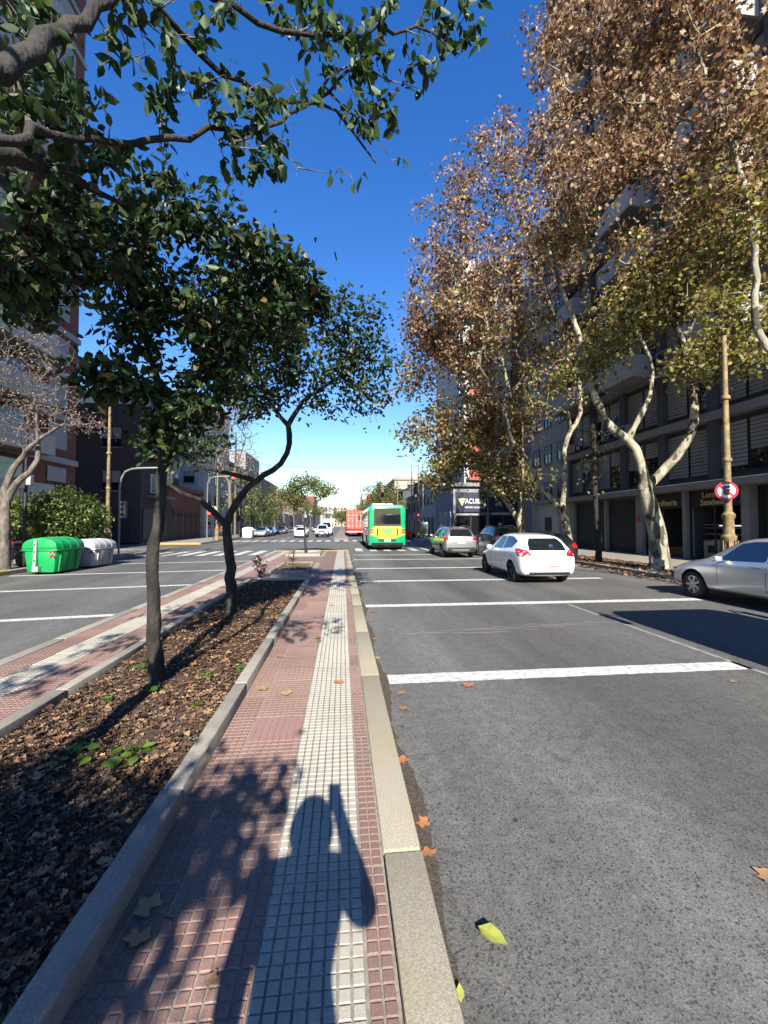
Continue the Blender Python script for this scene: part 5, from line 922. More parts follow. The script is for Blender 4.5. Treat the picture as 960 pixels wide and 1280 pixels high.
def car(name, label, cat, loc, rz, paint, spec, group=None):
    root = thing(name, label, cat, loc, rz, group); st = spec['st']; W = spec['W']; V, F = loft(st, W); r = spec.get('wr', .31); ya, yb = spec['axles']
    me = bpy.data.meshes.new('body'); me.from_pydata(V, [], F); me.update(); o = bpy.data.objects.new('body', me); COL.objects.link(o)
    md = o.modifiers.new('s', 'SUBSURF'); md.levels = 2; md.render_levels = 2; bpy.context.view_layer.update(); sm = evaluated(o); bpy.data.objects.remove(o)
    o = bpy.data.objects.new('body', sm); COL.objects.link(o); cut = MB()
    for y in (ya, yb):
        for s in (-1, 1): cut.lathe([(r * 1.17, s * W / 2 - .26), (r * 1.17, s * W / 2 + .3)], (0, y, r + .01), 32, 'x')
    co = cut.build('cutter', 'plastic_black'); b = o.modifiers.new('b', 'BOOLEAN'); b.operation = 'DIFFERENCE'; b.solver = 'EXACT'; b.object = co; b.material_mode = 'TRANSFER'
    sm.materials.append(M[paint]); bpy.context.view_layer.update(); bm_ = evaluated(o); bpy.data.objects.remove(o); bpy.data.objects.remove(co)
    if len(bm_.polygons) < 100: bm_ = sm
    body = bpy.data.objects.new('body', bm_); link(body, root); bm_.polygons.foreach_set('use_smooth', [True] * len(bm_.polygons))
    try: bm_.set_sharp_from_angle(angle=R(35))
    except Exception: pass
    dg = [v.co for v in sm.vertices]; bvh = BVHTree.FromPolygons([tuple(v.co) for v in sm.vertices], [tuple(p.vertices) for p in sm.polygons])
    for s in (-1, 1):
        wheel(root, s * (W / 2 - .115), ya, r, .2, s, spec.get('rim', 'alloy'), spec.get('spokes', 5)); wheel(root, s * (W / 2 - .115), yb, r, .2, s, spec.get('rim', 'alloy'), spec.get('spokes', 5))
    for s, v in ((-1, 'L'), (1, 'R')):
        for poly in spec['side_win']: decal('side_window', bvh, poly, v, spec.get('glass', 'glass_dark'), root)
        for yl, z0, z1 in spec['seams']: decal('door_seam', bvh, [(yl - .006, z0), (yl + .006, z0), (yl + .006, z1), (yl - .006, z1)], v, 'plastic_black', root, off=.002, r=0, grid=.12)
        for (yh, zh) in spec['handles']:
            decal('door_handle', bvh, [(yh - .1, zh - .016), (yh + .1, zh - .016), (yh + .1, zh + .016), (yh - .1, zh + .016)], v, spec.get('hmat', paint), root, off=.03, r=.012)
        sl = spec['sill']; decal('sill_trim', bvh, [(ya + r * 1.25, sl), (yb - r * 1.25, sl), (yb - r * 1.25, sl + .09), (ya + r * 1.25, sl + .09)], v, 'plastic_black', root, off=.004, r=.02)
        ym, zm = spec['mirror']; mw = spec['mirw']
        mo = MB().box(-.09, .09, -.06, .05, -.05, .065).build('mirror', spec.get('mirmat', paint), root, smooth=True, bevel=.03, loc=(s * (mw + .1), ym, zm)); MB().tube([(0, 0, -.02), (-s * .15, .0, -.05)], .02, 6).build('mirror_arm', 'plastic_black', mo)
    for nm, vw, m, poly in spec['decals']:
        decal(nm, bvh, poly, vw, m, root, off=.006)
    if spec.get('wiper'):
        a, b = spec['wiper']; h1 = bvh.ray_cast(Vector((a[0], -9, a[1])), Vector((0, 1, 0))); h2 = bvh.ray_cast(Vector((b[0], -9, b[1])), Vector((0, 1, 0)))
        if h1[0] and h2[0]: MB().tube([h1[0] + Vector((0, -.02, 0)), h2[0] + Vector((0, -.02, .0))], .012, 6).build('wiper', 'plastic_black', root)
    if spec.get('antenna'): MB().tube([spec['antenna'], tuple(Vector(spec['antenna']) + Vector((0, -.18, .22)))], .006, 6).build('antenna', 'plastic_black', root)
    MB().tube([(-.5, -st[0][0] * 0 + st[0][0] + .12, st[0][1] + .03), (-.5, st[0][0] + .0, st[0][1] + .02)], .03, 8).build('exhaust', 'alloy', root)
    if spec.get('rails'):
        for s in (-1, 1): MB().tube([(s * spec['rails'][0], y, z) for y, z in spec['rails'][1]], .016, 6).build('roof_rail', 'alloy', root)
    root['r'] = 0; del root['r']; return root
def mirror_poly(p): return [(-x, z) for x, z in p][::-1]
HATCH = dict(W=1.74, wr=.31, axles=(-1.18, 1.36), sill=.2, mirror=(.52, .98), mirw=.84, rim='steel_black', mirmat='paint_white', glass='glass_blue',
    st=[(-1.97, .34, .62, .70, .66, .60), (-1.94, .27, .80, .90, .78, .70), (-1.86, .23, .92, 1.02, .835, .70), (-1.68, .21, .96, 1.22, .86, .63), (-1.45, .2, .97, 1.38, .87, .60), (-1.15, .2, .965, 1.43, .87, .60), (-.5, .2, .94, 1.465, .87, .605), (.05, .2, .92, 1.455, .87, .60), (.4, .2, .91, 1.39, .87, .60), (.9, .2, .9, 1.08, .87, .66), (1.08, .2, .87, .985, .865, .70), (1.5, .21, .80, .87, .855, .72), (1.82, .23, .66, .74, .80, .68), (1.95, .3, .52, .58, .62, .55)],
    side_win=[[(-.38, .99), (.34, .96), (.5, .985), (.12, 1.35), (-.38, 1.385)], [(-1.15, 1.05), (-.44, .99), (-.44, 1.385), (-.9, 1.36), (-1.32, 1.24)]],
    seams=[(-.41, .26, 1.0), (.62, .3, .93), (-1.2, .72, 1.0)], handles=[(-.22, .87), (-1.02, .9)],
    decals=[('rear_window', 'B', 'glass_dark', [(-.56, .985), (.56, .985), (.52, 1.2), (.42, 1.33), (-.42, 1.33), (-.52, 1.2)]), ('windshield', 'F', 'glass_dark', [(-.64, 1.0), (.64, 1.0), (.52, 1.36), (-.52, 1.36)]),
        ('tail_light', 'B', 'lamp_red', [(-.85, .97), (-.74, .80), (-.54, .82), (-.52, .90), (-.64, 1.0), (-.8, 1.03)]), ('tail_light', 'B', 'lamp_red', mirror_poly([(-.85, .97), (-.74, .80), (-.54, .82), (-.52, .90), (-.64, 1.0), (-.8, 1.03)])),
        ('tail_light_side', 'L', 'lamp_red', [(-1.93, .80), (-1.74, .84), (-1.42, 1.02), (-1.6, 1.04), (-1.86, 1.0)]), ('tail_light_side', 'R', 'lamp_red', [(-1.93, .80), (-1.74, .84), (-1.42, 1.02), (-1.6, 1.04), (-1.86, 1.0)]),
        ('bumper_seam', 'B', 'plastic_black', [(-.72, .655), (.72, .655), (.72, .664), (-.72, .664)]), ('hatch_seam', 'B', 'plastic_black', [(-.6, .67), (-.592, .67), (-.592, .93), (-.6, .93)]), ('hatch_seam', 'B', 'plastic_black', [(.592, .67), (.6, .67), (.6, .93), (.592, .93)]), ('emblem', 'B', 'alloy', [(-.045, .88), (.045, .88), (.045, .95), (-.045, .95)]), ('number_plate', 'B', 'plate', [(-.21, .70), (.21, .70), (.21, .80), (-.21, .80)]), ('trim_strip', 'B', 'plastic_grey', [(-.28, .835), (.28, .835), (.28, .86), (-.28, .86)]), ('bumper_reflector', 'B', 'lamp_red', [(.0, .52), (.3, .52), (.3, .545), (.0, .545)]), ('bumper_skirt', 'B', 'plastic_black', [(-.66, .29), (.66, .29), (.62, .37), (-.62, .37)]), ('window_sticker', 'B', 'paint_blue', [(.08, 1.07), (.2, 1.07), (.2, 1.15), (.08, 1.15)]),
        ('headlight', 'F', 'lamp_clear', [(-.74, .62), (-.45, .62), (-.45, .74), (-.74, .76)]), ('headlight', 'F', 'lamp_clear', mirror_poly([(-.74, .62), (-.45, .62), (-.45, .74), (-.74, .76)])), ('grille', 'F', 'plastic_black', [(-.35, .42), (.35, .42), (.4, .55), (-.4, .55)])],
    wiper=((.05, 1.0), (.34, 1.05)), antenna=(0, -1.0, 1.45))
SUV = dict(W=1.78, wr=.34, axles=(-1.25, 1.3), sill=.27, mirror=(.55, 1.12), mirw=.86, rim='alloy', glass='glass_blue',
    st=[(-2.1, .42, .72, .82, .66, .60), (-2.08, .34, .92, 1.02, .80, .70), (-2.02, .3, 1.06, 1.16, .86, .72), (-1.9, .28, 1.08, 1.36, .885, .66), (-1.72, .28, 1.08, 1.52, .89, .63), (-1.35, .28, 1.07, 1.6, .89, .63), (-.5, .28, 1.05, 1.64, .89, .635), (.1, .28, 1.03, 1.62, .89, .63), (.45, .28, 1.02, 1.53, .89, .63), (.95, .28, 1.01, 1.2, .885, .69), (1.15, .28, .98, 1.1, .88, .73), (1.6, .29, .92, .99, .87, .74), (1.95, .31, .76, .86, .82, .7), (2.08, .38, .62, .7, .66, .6)],
    side_win=[[(-.42, 1.1), (.4, 1.08), (.52, 1.1), (.18, 1.5), (-.42, 1.54)], [(-1.25, 1.13), (-.48, 1.1), (-.48, 1.54), (-1.25, 1.51)], [(-1.72, 1.2), (-1.31, 1.14), (-1.31, 1.5), (-1.55, 1.46)]],
    seams=[(-.45, .34, 1.1), (.65, .36, 1.03), (-1.28, .8, 1.1)], handles=[(-.25, .98), (-1.1, 1.0)],
    decals=[('rear_window', 'B', 'glass_dark', [(-.6, 1.13), (.6, 1.13), (.55, 1.38), (.48, 1.49), (-.48, 1.49), (-.55, 1.38)]), ('windshield', 'F', 'glass_dark', [(-.66, 1.13), (.66, 1.13), (.54, 1.52), (-.54, 1.52)]), ('high_brake_light', 'B', 'lamp_red', [(-.16, 1.55), (.16, 1.55), (.16, 1.6), (-.16, 1.6)]),
        ('tail_light', 'B', 'lamp_red', [(-.84, .92), (-.62, .92), (-.62, 1.06), (-.8, 1.12)]), ('tail_light', 'B', 'lamp_red', mirror_poly([(-.84, .92), (-.62, .92), (-.62, 1.06), (-.8, 1.12)])), ('tail_light_side', 'L', 'lamp_red', [(-2.06, .9), (-1.84, .94), (-1.84, 1.1), (-1.98, 1.1)]), ('tail_light_side', 'R', 'lamp_red', [(-2.06, .9), (-1.84, .94), (-1.84, 1.1), (-1.98, 1.1)]),
        ('number_plate', 'B', 'plate', [(-.21, .78), (.21, .78), (.21, .9), (-.21, .9)]), ('bumper_skirt', 'B', 'plastic_black', [(-.74, .36), (.74, .36), (.74, .56), (-.74, .56)]), ('skid_plate', 'B', 'alloy', [(-.45, .38), (.45, .38), (.45, .46), (-.45, .46)]), ('headlight', 'F', 'lamp_clear', [(-.78, .76), (-.48, .74), (-.48, .86), (-.78, .9)]), ('headlight', 'F', 'lamp_clear', mirror_poly([(-.78, .76), (-.48, .74), (-.48, .86), (-.78, .9)])), ('grille', 'F', 'plastic_black', [(-.42, .56), (.42, .56), (.42, .76), (-.42, .76)])],
    wiper=((0, 1.15), (.3, 1.2)), rails=(.62, [(-1.5, 1.56), (-1.3, 1.66), (-.4, 1.69), (.15, 1.62)]))
SEDAN = dict(W=1.74, wr=.315, axles=(-1.22, 1.38), sill=.2, mirror=(.62, .98), mirw=.84, rim='alloy', spokes=7, glass='glass_blue', hmat='alloy',
    st=[(-2.2, .36, .68, .80, .62, .55), (-2.16, .28, .86, .98, .76, .66), (-2.05, .24, .94, 1.06, .82, .70), (-1.75, .22, .95, 1.09, .855, .70), (-1.5, .2, .95, 1.14, .865, .66), (-1.1, .2, .945, 1.32, .87, .60), (-.7, .2, .94, 1.42, .87, .595), (-.2, .2, .92, 1.465, .87, .60), (.2, .2, .91, 1.45, .87, .6), (.5, .2, .90, 1.37, .87, .60), (1.05, .2, .89, 1.04, .87, .67), (1.25, .2, .86, .955, .865, .71), (1.65, .2, .80, .87, .85, .72), (1.98, .22, .68, .77, .80, .68), (2.15, .27, .55, .64, .68, .6), (2.2, .34, .48, .54, .55, .5)],
    side_win=[[(-.32, .985), (.5, .955), (.72, .975), (.34, 1.32), (.05, 1.375), (-.32, 1.39)], [(-1.18, 1.03), (-.39, .985), (-.39, 1.39), (-.8, 1.34), (-1.1, 1.2)]],
    seams=[(-.355, .26, 1.0), (.72, .3, .93), (-1.22, .72, 1.0)], handles=[(-.17, .85), (-1.02, .88)],
    decals=[('rear_window', 'B', 'glass_dark', [(-.56, 1.12), (.56, 1.12), (.48, 1.36), (-.48, 1.36)]), ('windshield', 'F', 'glass_dark', [(-.64, 1.0), (.64, 1.0), (.52, 1.37), (-.52, 1.37)]), ('tail_light', 'B', 'lamp_red', [(-.8, .84), (-.46, .84), (-.46, .96), (-.78, .98)]), ('tail_light', 'B', 'lamp_red', mirror_poly([(-.8, .84), (-.46, .84), (-.46, .96), (-.78, .98)])), ('number_plate', 'B', 'plate', [(-.22, .68), (.22, .68), (.22, .79), (-.22, .79)]),
        ('headlight', 'F', 'lamp_clear', [(-.74, .62), (-.42, .6), (-.42, .7), (-.74, .74)]), ('headlight', 'F', 'lamp_clear', mirror_poly([(-.74, .62), (-.42, .6), (-.42, .7), (-.74, .74)])), ('headlight_side', 'L', 'lamp_clear', [(1.88, .64), (2.1, .6), (2.08, .7), (1.8, .76)]), ('grille', 'F', 'plastic_black', [(-.4, .4), (.4, .4), (.4, .56), (-.4, .56)]), ('number_plate', 'F', 'plate', [(-.2, .42), (.2, .42), (.2, .52), (-.2, .52)]), ('bumper_skirt', 'B', 'plastic_black', [(-.66, .3), (.66, .3), (.64, .4), (-.64, .4)])], antenna=(0, -.8, 1.43))
H = car('hatchback_car', 'white hatchback with dark steel wheels driving in the right carriageway', 'car', (6.02, 13.4, 0), R(-1.5), 'paint_white', HATCH)
S_ = car('suv_car', 'champagne grey compact suv seen from behind ahead of the white hatchback', 'car', (6.12, 23.0, 0), R(1), 'paint_champagne', SUV)
D_ = car('sedan_car', 'silver sedan parked before the lamp post with the round sign', 'car', (9.2, 7.75, 0), 0, 'paint_silver', SEDAN)
def repaint(root, src, dst):
    """copies share meshes; the paint hangs on the object's own slot"""
    for o in [root] + list(root.children_recursive):
        if o.type == 'MESH':
            for sl in o.material_slots:
                if sl.material and sl.material.name == src: sl.link = 'OBJECT'; sl.material = M[dst]
def carcopy(src, name, label, loc, rz, old, new, group=None, cat='car'):
    c = copy_tree(src); c.name = name; c.location = loc; c.rotation_euler = (0, 0, rz); tag(c, label, cat, group); repaint(c, old, new); return c
carcopy(H, 'hatchback_car', 'black hatchback parked at the kerb beyond the white one', (8.85, 18.0, 0), 0, 'paint_white', 'paint_black')
carcopy(S_, 'suv_car', 'dark suv parked at the kerb before the battery shop', (9.3, 24.4, 0), 0, 'paint_champagne', 'paint_black')
carcopy(H, 'hatchback_car', 'red hatchback at the far right corner beyond the bus', (6.9, 49, 0), R(-60), 'paint_white', 'paint_red'); carcopy(D_, 'sedan_car', 'blue sedan driving on beyond the far crossing', (6.2, 72, 0), 0, 'paint_silver', 'paint_blue')
carcopy(D_, 'sedan_car', 'silver sedan parked on the far left kerb behind the pale bin', (-11.5, 61, 0), R(180), 'paint_silver', 'paint_silver'); carcopy(H, 'hatchback_car', 'blue hatchback parked on the far left kerb', (-11.5, 66.5, 0), R(180), 'paint_white', 'paint_blue')
carcopy(H, 'hatchback_car', 'white hatchback coming towards the crossing on the left carriageway', (-5.6, 57.5, 0), R(180), 'paint_white', 'paint_white'); carcopy(D_, 'sedan_car', 'dark sedan parked far down the left kerb', (-11.4, 80, 0), R(180), 'paint_silver', 'paint_grey')
carcopy(S_, 'suv_car', 'white suv far down the left carriageway behind the hatchback', (-8.6, 84, 0), R(180), 'paint_champagne', 'paint_white'); carcopy(H, 'hatchback_car', 'grey hatchback far down the left carriageway', (-6.2, 100, 0), R(180), 'paint_white', 'paint_champagne')
# the wheel of the hatch copy turned black etc. stays; white pickup and van coming towards us
PICK = dict(SUV); PICK = {**SUV, 'rails': None, 'wiper': None, 'W': 1.8, 'st': [(-2.6, .5, .8, .92, .78, .74), (-2.55, .42, .95, 1.02, .86, .82), (-1.0, .4, 1.02, 1.06, .9, .86), (-.75, .4, 1.04, 1.12, .9, .8), (-.65, .4, 1.06, 1.7, .9, .64), (.1, .4, 1.06, 1.78, .9, .65), (.6, .4, 1.05, 1.72, .9, .65), (1.2, .4, 1.03, 1.2, .9, .72), (1.45, .4, 1.0, 1.1, .9, .76), (2.2, .4, .94, 1.02, .88, .76), (2.45, .42, .8, .9, .84, .72), (2.55, .46, .64, .74, .74, .66)], 'axles': (-1.6, 1.6), 'side_win': [[(-.5, 1.12), (.62, 1.1), (.82, 1.14), (.5, 1.6), (-.5, 1.62)]], 'seams': [(-.6, .45, 1.1), (.9, .45, 1.03)], 'handles': [(-.4, 1.0)], 'decals': [('windshield', 'F', 'glass_dark', [(-.66, 1.16), (.66, 1.16), (.54, 1.66), (-.54, 1.66)]), ('headlight', 'F', 'lamp_clear', [(-.82, .78), (-.5, .76), (-.5, .92), (-.82, .94)]), ('headlight', 'F', 'lamp_clear', mirror_poly([(-.82, .78), (-.5, .76), (-.5, .92), (-.82, .94)])), ('grille', 'F', 'plastic_black', [(-.46, .7), (.46, .7), (.46, .92), (-.46, .92)]), ('bumper', 'F', 'plastic_black', [(-.7, .48), (.7, .48), (.72, .64), (-.72, .64)]), ('number_plate', 'F', 'plate', [(-.2, .52), (.2, .52), (.2, .62), (-.2, .62)])], 'mirror': (.75, 1.15), 'mirw': .88}
car('pickup_truck', 'white pickup truck coming towards the far crossing', 'pickup', (-2.75, 58.5, 0), R(180), 'paint_white', PICK)
VAN = {**PICK, 'st': [(-2.6, .4, 1.2, 1.5, .8, .74), (-2.58, .36, 1.2, 2.2, .9, .78), (-2.4, .35, 1.2, 2.4, .95, .82), (0, .35, 1.2, 2.45, .96, .84), (.9, .35, 1.18, 2.4, .96, .82), (1.3, .35, 1.15, 2.1, .96, .76), (1.95, .35, 1.1, 1.3, .95, .76), (2.3, .36, 1.0, 1.12, .93, .76), (2.6, .38, .8, .94, .86, .72), (2.68, .42, .64, .76, .74, .66)], 'W': 1.9, 'side_win': [[(.75, 1.3), (1.5, 1.28), (1.62, 1.35), (1.3, 1.9), (.75, 1.95)]], 'decals': [('windshield', 'F', 'glass_dark', [(-.7, 1.32), (.7, 1.32), (.6, 2.1), (-.6, 2.1)]), ('headlight', 'F', 'lamp_clear', [(-.84, .86), (-.5, .84), (-.5, 1.0), (-.84, 1.06)]), ('headlight', 'F', 'lamp_clear', mirror_poly([(-.84, .86), (-.5, .84), (-.5, 1.0), (-.84, 1.06)])), ('grille', 'F', 'plastic_black', [(-.46, .6), (.46, .6), (.46, .86), (-.46, .86)])], 'mirror': (1.5, 1.35), 'mirw': .93, 'wr': .34}
car('panel_van', 'white panel van following the pickup on the left carriageway', 'van', (-2.5, 68, 0), R(180), 'paint_white', VAN)
# --- city bus
def bus(label, loc):
    t = thing('city_bus', label, 'bus', loc); L = 11.2; h = 3.1; w_ = 1.27
    def sec(y, k, zb, zt): return [(x * k, y, zb + (zt - zb) * z) for x, z in ((-w_ * .97, 0), (-w_, .1), (-w_, .84), (-w_ * .93, .955), (-w_ * .8, 1), (w_ * .8, 1), (w_ * .93, .955), (w_, .84), (w_, .1), (w_ * .97, 0))]
    S = [(-L / 2, .93, .5, h - .12), (-L / 2 + .06, .985, .36, h - .03), (-L / 2 + .2, 1, .32, h), (L / 2 - .35, 1, .3, h), (L / 2 - .1, .985, .32, h - .05), (L / 2, .93, .4, h - .2)]
    V = []; F = []
    for s in S: V += sec(*s)
    for i in range(len(S) - 1):
        for j in range(10): F.append((i * 10 + j, i * 10 + (j + 1) % 10, (i + 1) * 10 + (j + 1) % 10, (i + 1) * 10 + j))
    F.append(tuple(range(10))[::-1]); F.append(tuple(range(50, 60))); mb = MB().add(V, F); body = mb.build('body', 'bus_green', t, smooth=True)
    bvh = BVHTree.FromPolygons(V, F); R_ = lambda x0, x1, z0, z1: [(x0, z0), (x1, z0), (x1, z1), (x0, z1)]
    decal('rear_panel', bvh, [(-.98, 1.62), (-1.0, 1.0), (-.55, .82), (.55, .82), (1.0, 1.0), (.98, 1.62)], 'B', 'bus_yellow', t, .012); decal('engine_hatch', bvh, R_(-.75, .75, 1.02, 1.55), 'B', 'bus_yellow', t, .024, r=.03); decal('hatch_trim', bvh, R_(-.78, .78, .99, 1.02), 'B', 'lamp_amber', t, .026, r=0)
    for s in (-1, 1): decal('vent_grille', bvh, R_(min(s * .62, s * .74), max(s * .62, s * .74), 1.0, 1.5), 'B', 'plastic_black', t, .03, r=.02)
    decal('rear_window', bvh, [(-.93, 1.78), (.93, 1.78), (.9, 2.86), (-.9, 2.86)], 'B', 'glass_dark', t, .012, r=.08); decal('window_band', bvh, R_(-.96, .96, 1.66, 1.775), 'B', 'plastic_black', t, .012, r=.02)
    for s in (-1, 1):
        for z in (1.42, 1.24, 1.06): MB().lathe([(.085, 0), (.085, -.03), (.06, -.045)], n=16, axis='y').build('tail_light', 'lamp_red' if z > 1.1 else 'lamp_amber', t, smooth=True, loc=(s * 1.09, -L / 2 - .002, z))
        MB().tube([(s * 1.2, L / 2 - .1, 2.7), (s * 1.42, L / 2 + .25, 2.75), (s * 1.45, L / 2 + .3, 2.6)], .025, 6).build('mirror_arm', 'plastic_black', t); MB().box(-.1, .1, -.05, .05, -.25, .2).build('mirror', 'plastic_black', t, bevel=.03, loc=(s * 1.46, L / 2 + .3, 2.4))
        v = 'R' if s > 0 else 'L'
        for k in range(6): decal('side_window', bvh, [(-5.1 + k * 1.62, 1.55), (-3.6 + k * 1.62, 1.55), (-3.6 + k * 1.62, 2.55), (-5.1 + k * 1.62, 2.55)], v, 'glass_dark', t, .008, r=.05, grid=.3)
        decal('side_stripe', bvh, [(-5.4, 1.0), (5.2, 1.0), (5.2, 1.42), (-5.4, 1.42)], v, 'bus_yellow', t, .006, r=.02, grid=.5)
        for y in (-3.2, 3.0): MB().lathe([(.58, s * 1.262), (.58, s * 1.275)], (0, y, .5), 28, 'x').build('wheel_arch', 'plastic_black', t); wheel(t, s * 1.16, y, .48, .3, s, 'alloy', 8)
    decal('number_plate', bvh, R_(-.22, .22, .6, .74), 'B', 'plate', t, .03, r=.01); decal('bumper_slot', bvh, R_(-.6, .6, .58, .76), 'B', 'plastic_black', t, .014, r=.05)
    text('route_number', '98', 'bus_green', t, (0, -L / 2 - .05, 1.3), (R(90), 0, 0), .52, .012, sx=1.25, bold=.012)
    decal('windshield', bvh, [(-1.05, 1.2), (1.05, 1.2), (1.0, 2.5), (-1.0, 2.5)], 'F', 'glass_dark', t, .01, r=.1); decal('route_display', bvh, R_(-.8, .8, 2.55, 2.85), 'F', 'plastic_black', t, .012)
    MB().box(-.8, .8, -2.4, -.2, h + .005, h + .25).build('air_conditioner', 'white_paint', t, bevel=.06)
    decal('under_shadow_strip', bvh, [(-1.1, .37), (1.1, .37), (1.1, .52), (-1.1, .52)], 'B', 'plastic_black', t, .01, r=.03)  # black strip painted in for the shade below the bus tail
    MB().box(-1.0, 1.0, -5.3, 5.2, .2, .5).build('chassis', 'plastic_black', t); return t
B1 = bus('green and yellow city bus numbered 98 at the crossing', (3.05, 27.9 + 5.6, 0))
B2 = copy_tree(B1); B2.location = (6.55, 3.35 - 5.9, 0); tag(B2, 'white city bus passing beside the photographer, casting its shadow on the road', 'bus'); repaint(B2, 'bus_green', 'truck_white')
# --- container truck
t = thing('container_truck', 'truck carrying a rust red shipping container beyond the crossing', 'truck', (1.75, 60, 0))
mb = MB(); n = 40
for s in (-1, 1):
    P = []
    for i in range(n * 2 + 1): y = .05 + 11.9 * i / (n * 2); dx = .03 if (i // 1) % 2 else 0; P += [(s * (1.22 - dx), y, 1.2), (s * (1.22 - dx), y, 3.78)]
    mb.add(P, [(2 * i, 2 * i + 2, 2 * i + 3, 2 * i + 1) for i in range(n * 2)])
mb.box(-1.22, 1.22, .02, 12, 3.781, 3.84); mb.box(-1.22, 1.22, .02, 12, 1.1, 1.199); mb.build('container', 'container_red', t)
for s in (-1, 1):
    d = MB().box(min(s * .02, s * 1.17), max(s * .02, s * 1.17), -.02, .04, 1.22, 3.74).build('door', 'container_red', t)
    for x in (.3, .85): MB().tube([(s * x, -.05, 1.25), (s * x, -.05, 3.72)], .025, 6).build('lock_bar', 'galv', d); [MB().box(s * x - .07, s * x + .07, -.06, -.021, z, z + .09).build('lock_bracket', 'white_paint', d) for z in (1.5, 2.3, 3.1)]
    MB().box(min(s * .35, s * .95), max(s * .35, s * .95), -.028, -.0205, 2.6, 2.62).build('stencil', 'white_paint', d)
MB().box(-1.0, 1.0, 0, 12, .75, 1.09).build('chassis', 'pole_dark', t); MB().box(-1.2, 1.2, -.12, -.03, .62, .98).build('rear_bumper', 'sign_red', t); MB().box(-1.1, 1.1, -.14, -.121, .68, .78).build('reflector_strip', 'white_paint', t)
for s in (-1, 1):
    for y in (1.2, 2.5, 11): wheel(t, s * 1.0, y, .5, .34, s, 'alloy', 6)
    MB().box(s * .9 - .12, s * .9 + .12, -.15, -.141, .8, .95).build('tail_light', 'lamp_red', t)
MB().box(-1.2, 1.2, 12.4, 14.4, .6, 3.1).build('cab', 'truck_white', t, bevel=.15)
# ------------------------------------------------------------------ waste containers
def bin_(name, label, loc, m, w_, L, h, rz=0., bracket=True):
    t = thing(name, label, 'bin', loc, rz); k = .86; hb = h * .68
    V = [(-w_ / 2 * k, 0, .06), (w_ / 2 * k, 0, .06), (w_ / 2 * k, L, .06), (-w_ / 2 * k, L, .06), (-w_ / 2, -.04, hb), (w_ / 2, -.04, hb), (w_ / 2, L + .04, hb), (-w_ / 2, L + .04, hb)]
    MB().add(V, [(3, 2, 1, 0), (4, 5, 6, 7), (0, 1, 5, 4), (1, 2, 6, 5), (2, 3, 7, 6), (3, 0, 4, 7)]).build('body', m, t, smooth=True, bevel=.09)
    arc = [(-w_ / 2 - .04, hb + .03)] + [(-(w_ / 2 + .03) * math.cos(R(a)), hb + .08 + (h - hb - .08) * math.sin(R(a)) ** .8) for a in range(12, 169, 12)] + [(w_ / 2 + .04, hb + .03)]
    lid = MB().prism(arc, 'y', -.07, L + .07).build('lid', m, t, smooth=True, bevel=.02)
    MB().box(-w_ / 2 - .05, w_ / 2 + .05, -.06, L + .06, hb - .05, hb + .02).build('rim', m, t, smooth=True, bevel=.02)
    for f in (.2, .5, .8):
        rib = [(x * 1.012, z + .018) for x, z in arc]; mb = MB(); mb.prism([(x * 1.015, hb + (z - hb) * 1.05) for x, z in arc], 'y', L * f - .05, L * f + .05); mb.build('lid_rib', m, lid, smooth=True)
    for f in (.18, .5, .82):
        for s in (-1, 1): MB().prism([(s * w_ / 2 * k, .1), (s * (w_ / 2 + .0), hb - .06), (s * (w_ / 2 + .05), hb - .06), (s * (w_ / 2 * k + .04), .1)], 'y', L * f - .06, L * f + .06).build('body_rib', m, t)
    if bracket:
        for y0, y1 in ((-.13, -.045), (L + .045, L + .13)):
            b = MB().prism([(-.16, .12), (-.06, .12), (-.04, hb + .32), (-.14, hb + .36)], 'y', y0, y1).build('lift_bracket', 'galv', t); MB().box(-.17, .03, y0 - .01, y1 + .01, .12, .3).build('bracket_foot', 'galv', b); [MB().lathe([(.025, y0 - .012), (.025, y0 - .002)], (-.1, 0, z), 8, 'y').build('bolt', 'plastic_black', b) for z in (.5, .8, 1.05)]
    for q, z in enumerate((.58, .74)): MB().prism([(w_ * .32, z), (w_ * .39, z + .06), (w_ * .46, z), (w_ * .46, z + .07), (w_ * .39, z + .13), (w_ * .32, z + .07)], 'y', -.052, -.035).build('reflective_chevron', 'sign_red', t)
    return t
bin_('waste_container', 'bright green waste container with curved lid and grey lift bracket', (-10.45, 15.5, 0), 'bin_green', 1.08, 1.35, 1.28, R(-2)); g = bin_('waste_container', 'pale grey waste container just beyond the green one', (-10.35, 17.6, 0), 'bin_grey', 1.05, 1.35, 1.15, R(-2), False)
bin_('waste_container', 'pale waste container on the far left kerb before parked cars', (-12.0, 53.5, 0), 'white_paint', 1.2, 1.6, 1.4, 0, False)
t = bin_('waste_container', 'dark green kerbside bin between the two suvs', (7.95, 22.3, 0), 'bin_green', .9, .9, 1.2, 0, False); repaint(t, 'bin_green', 'plastic_grey')
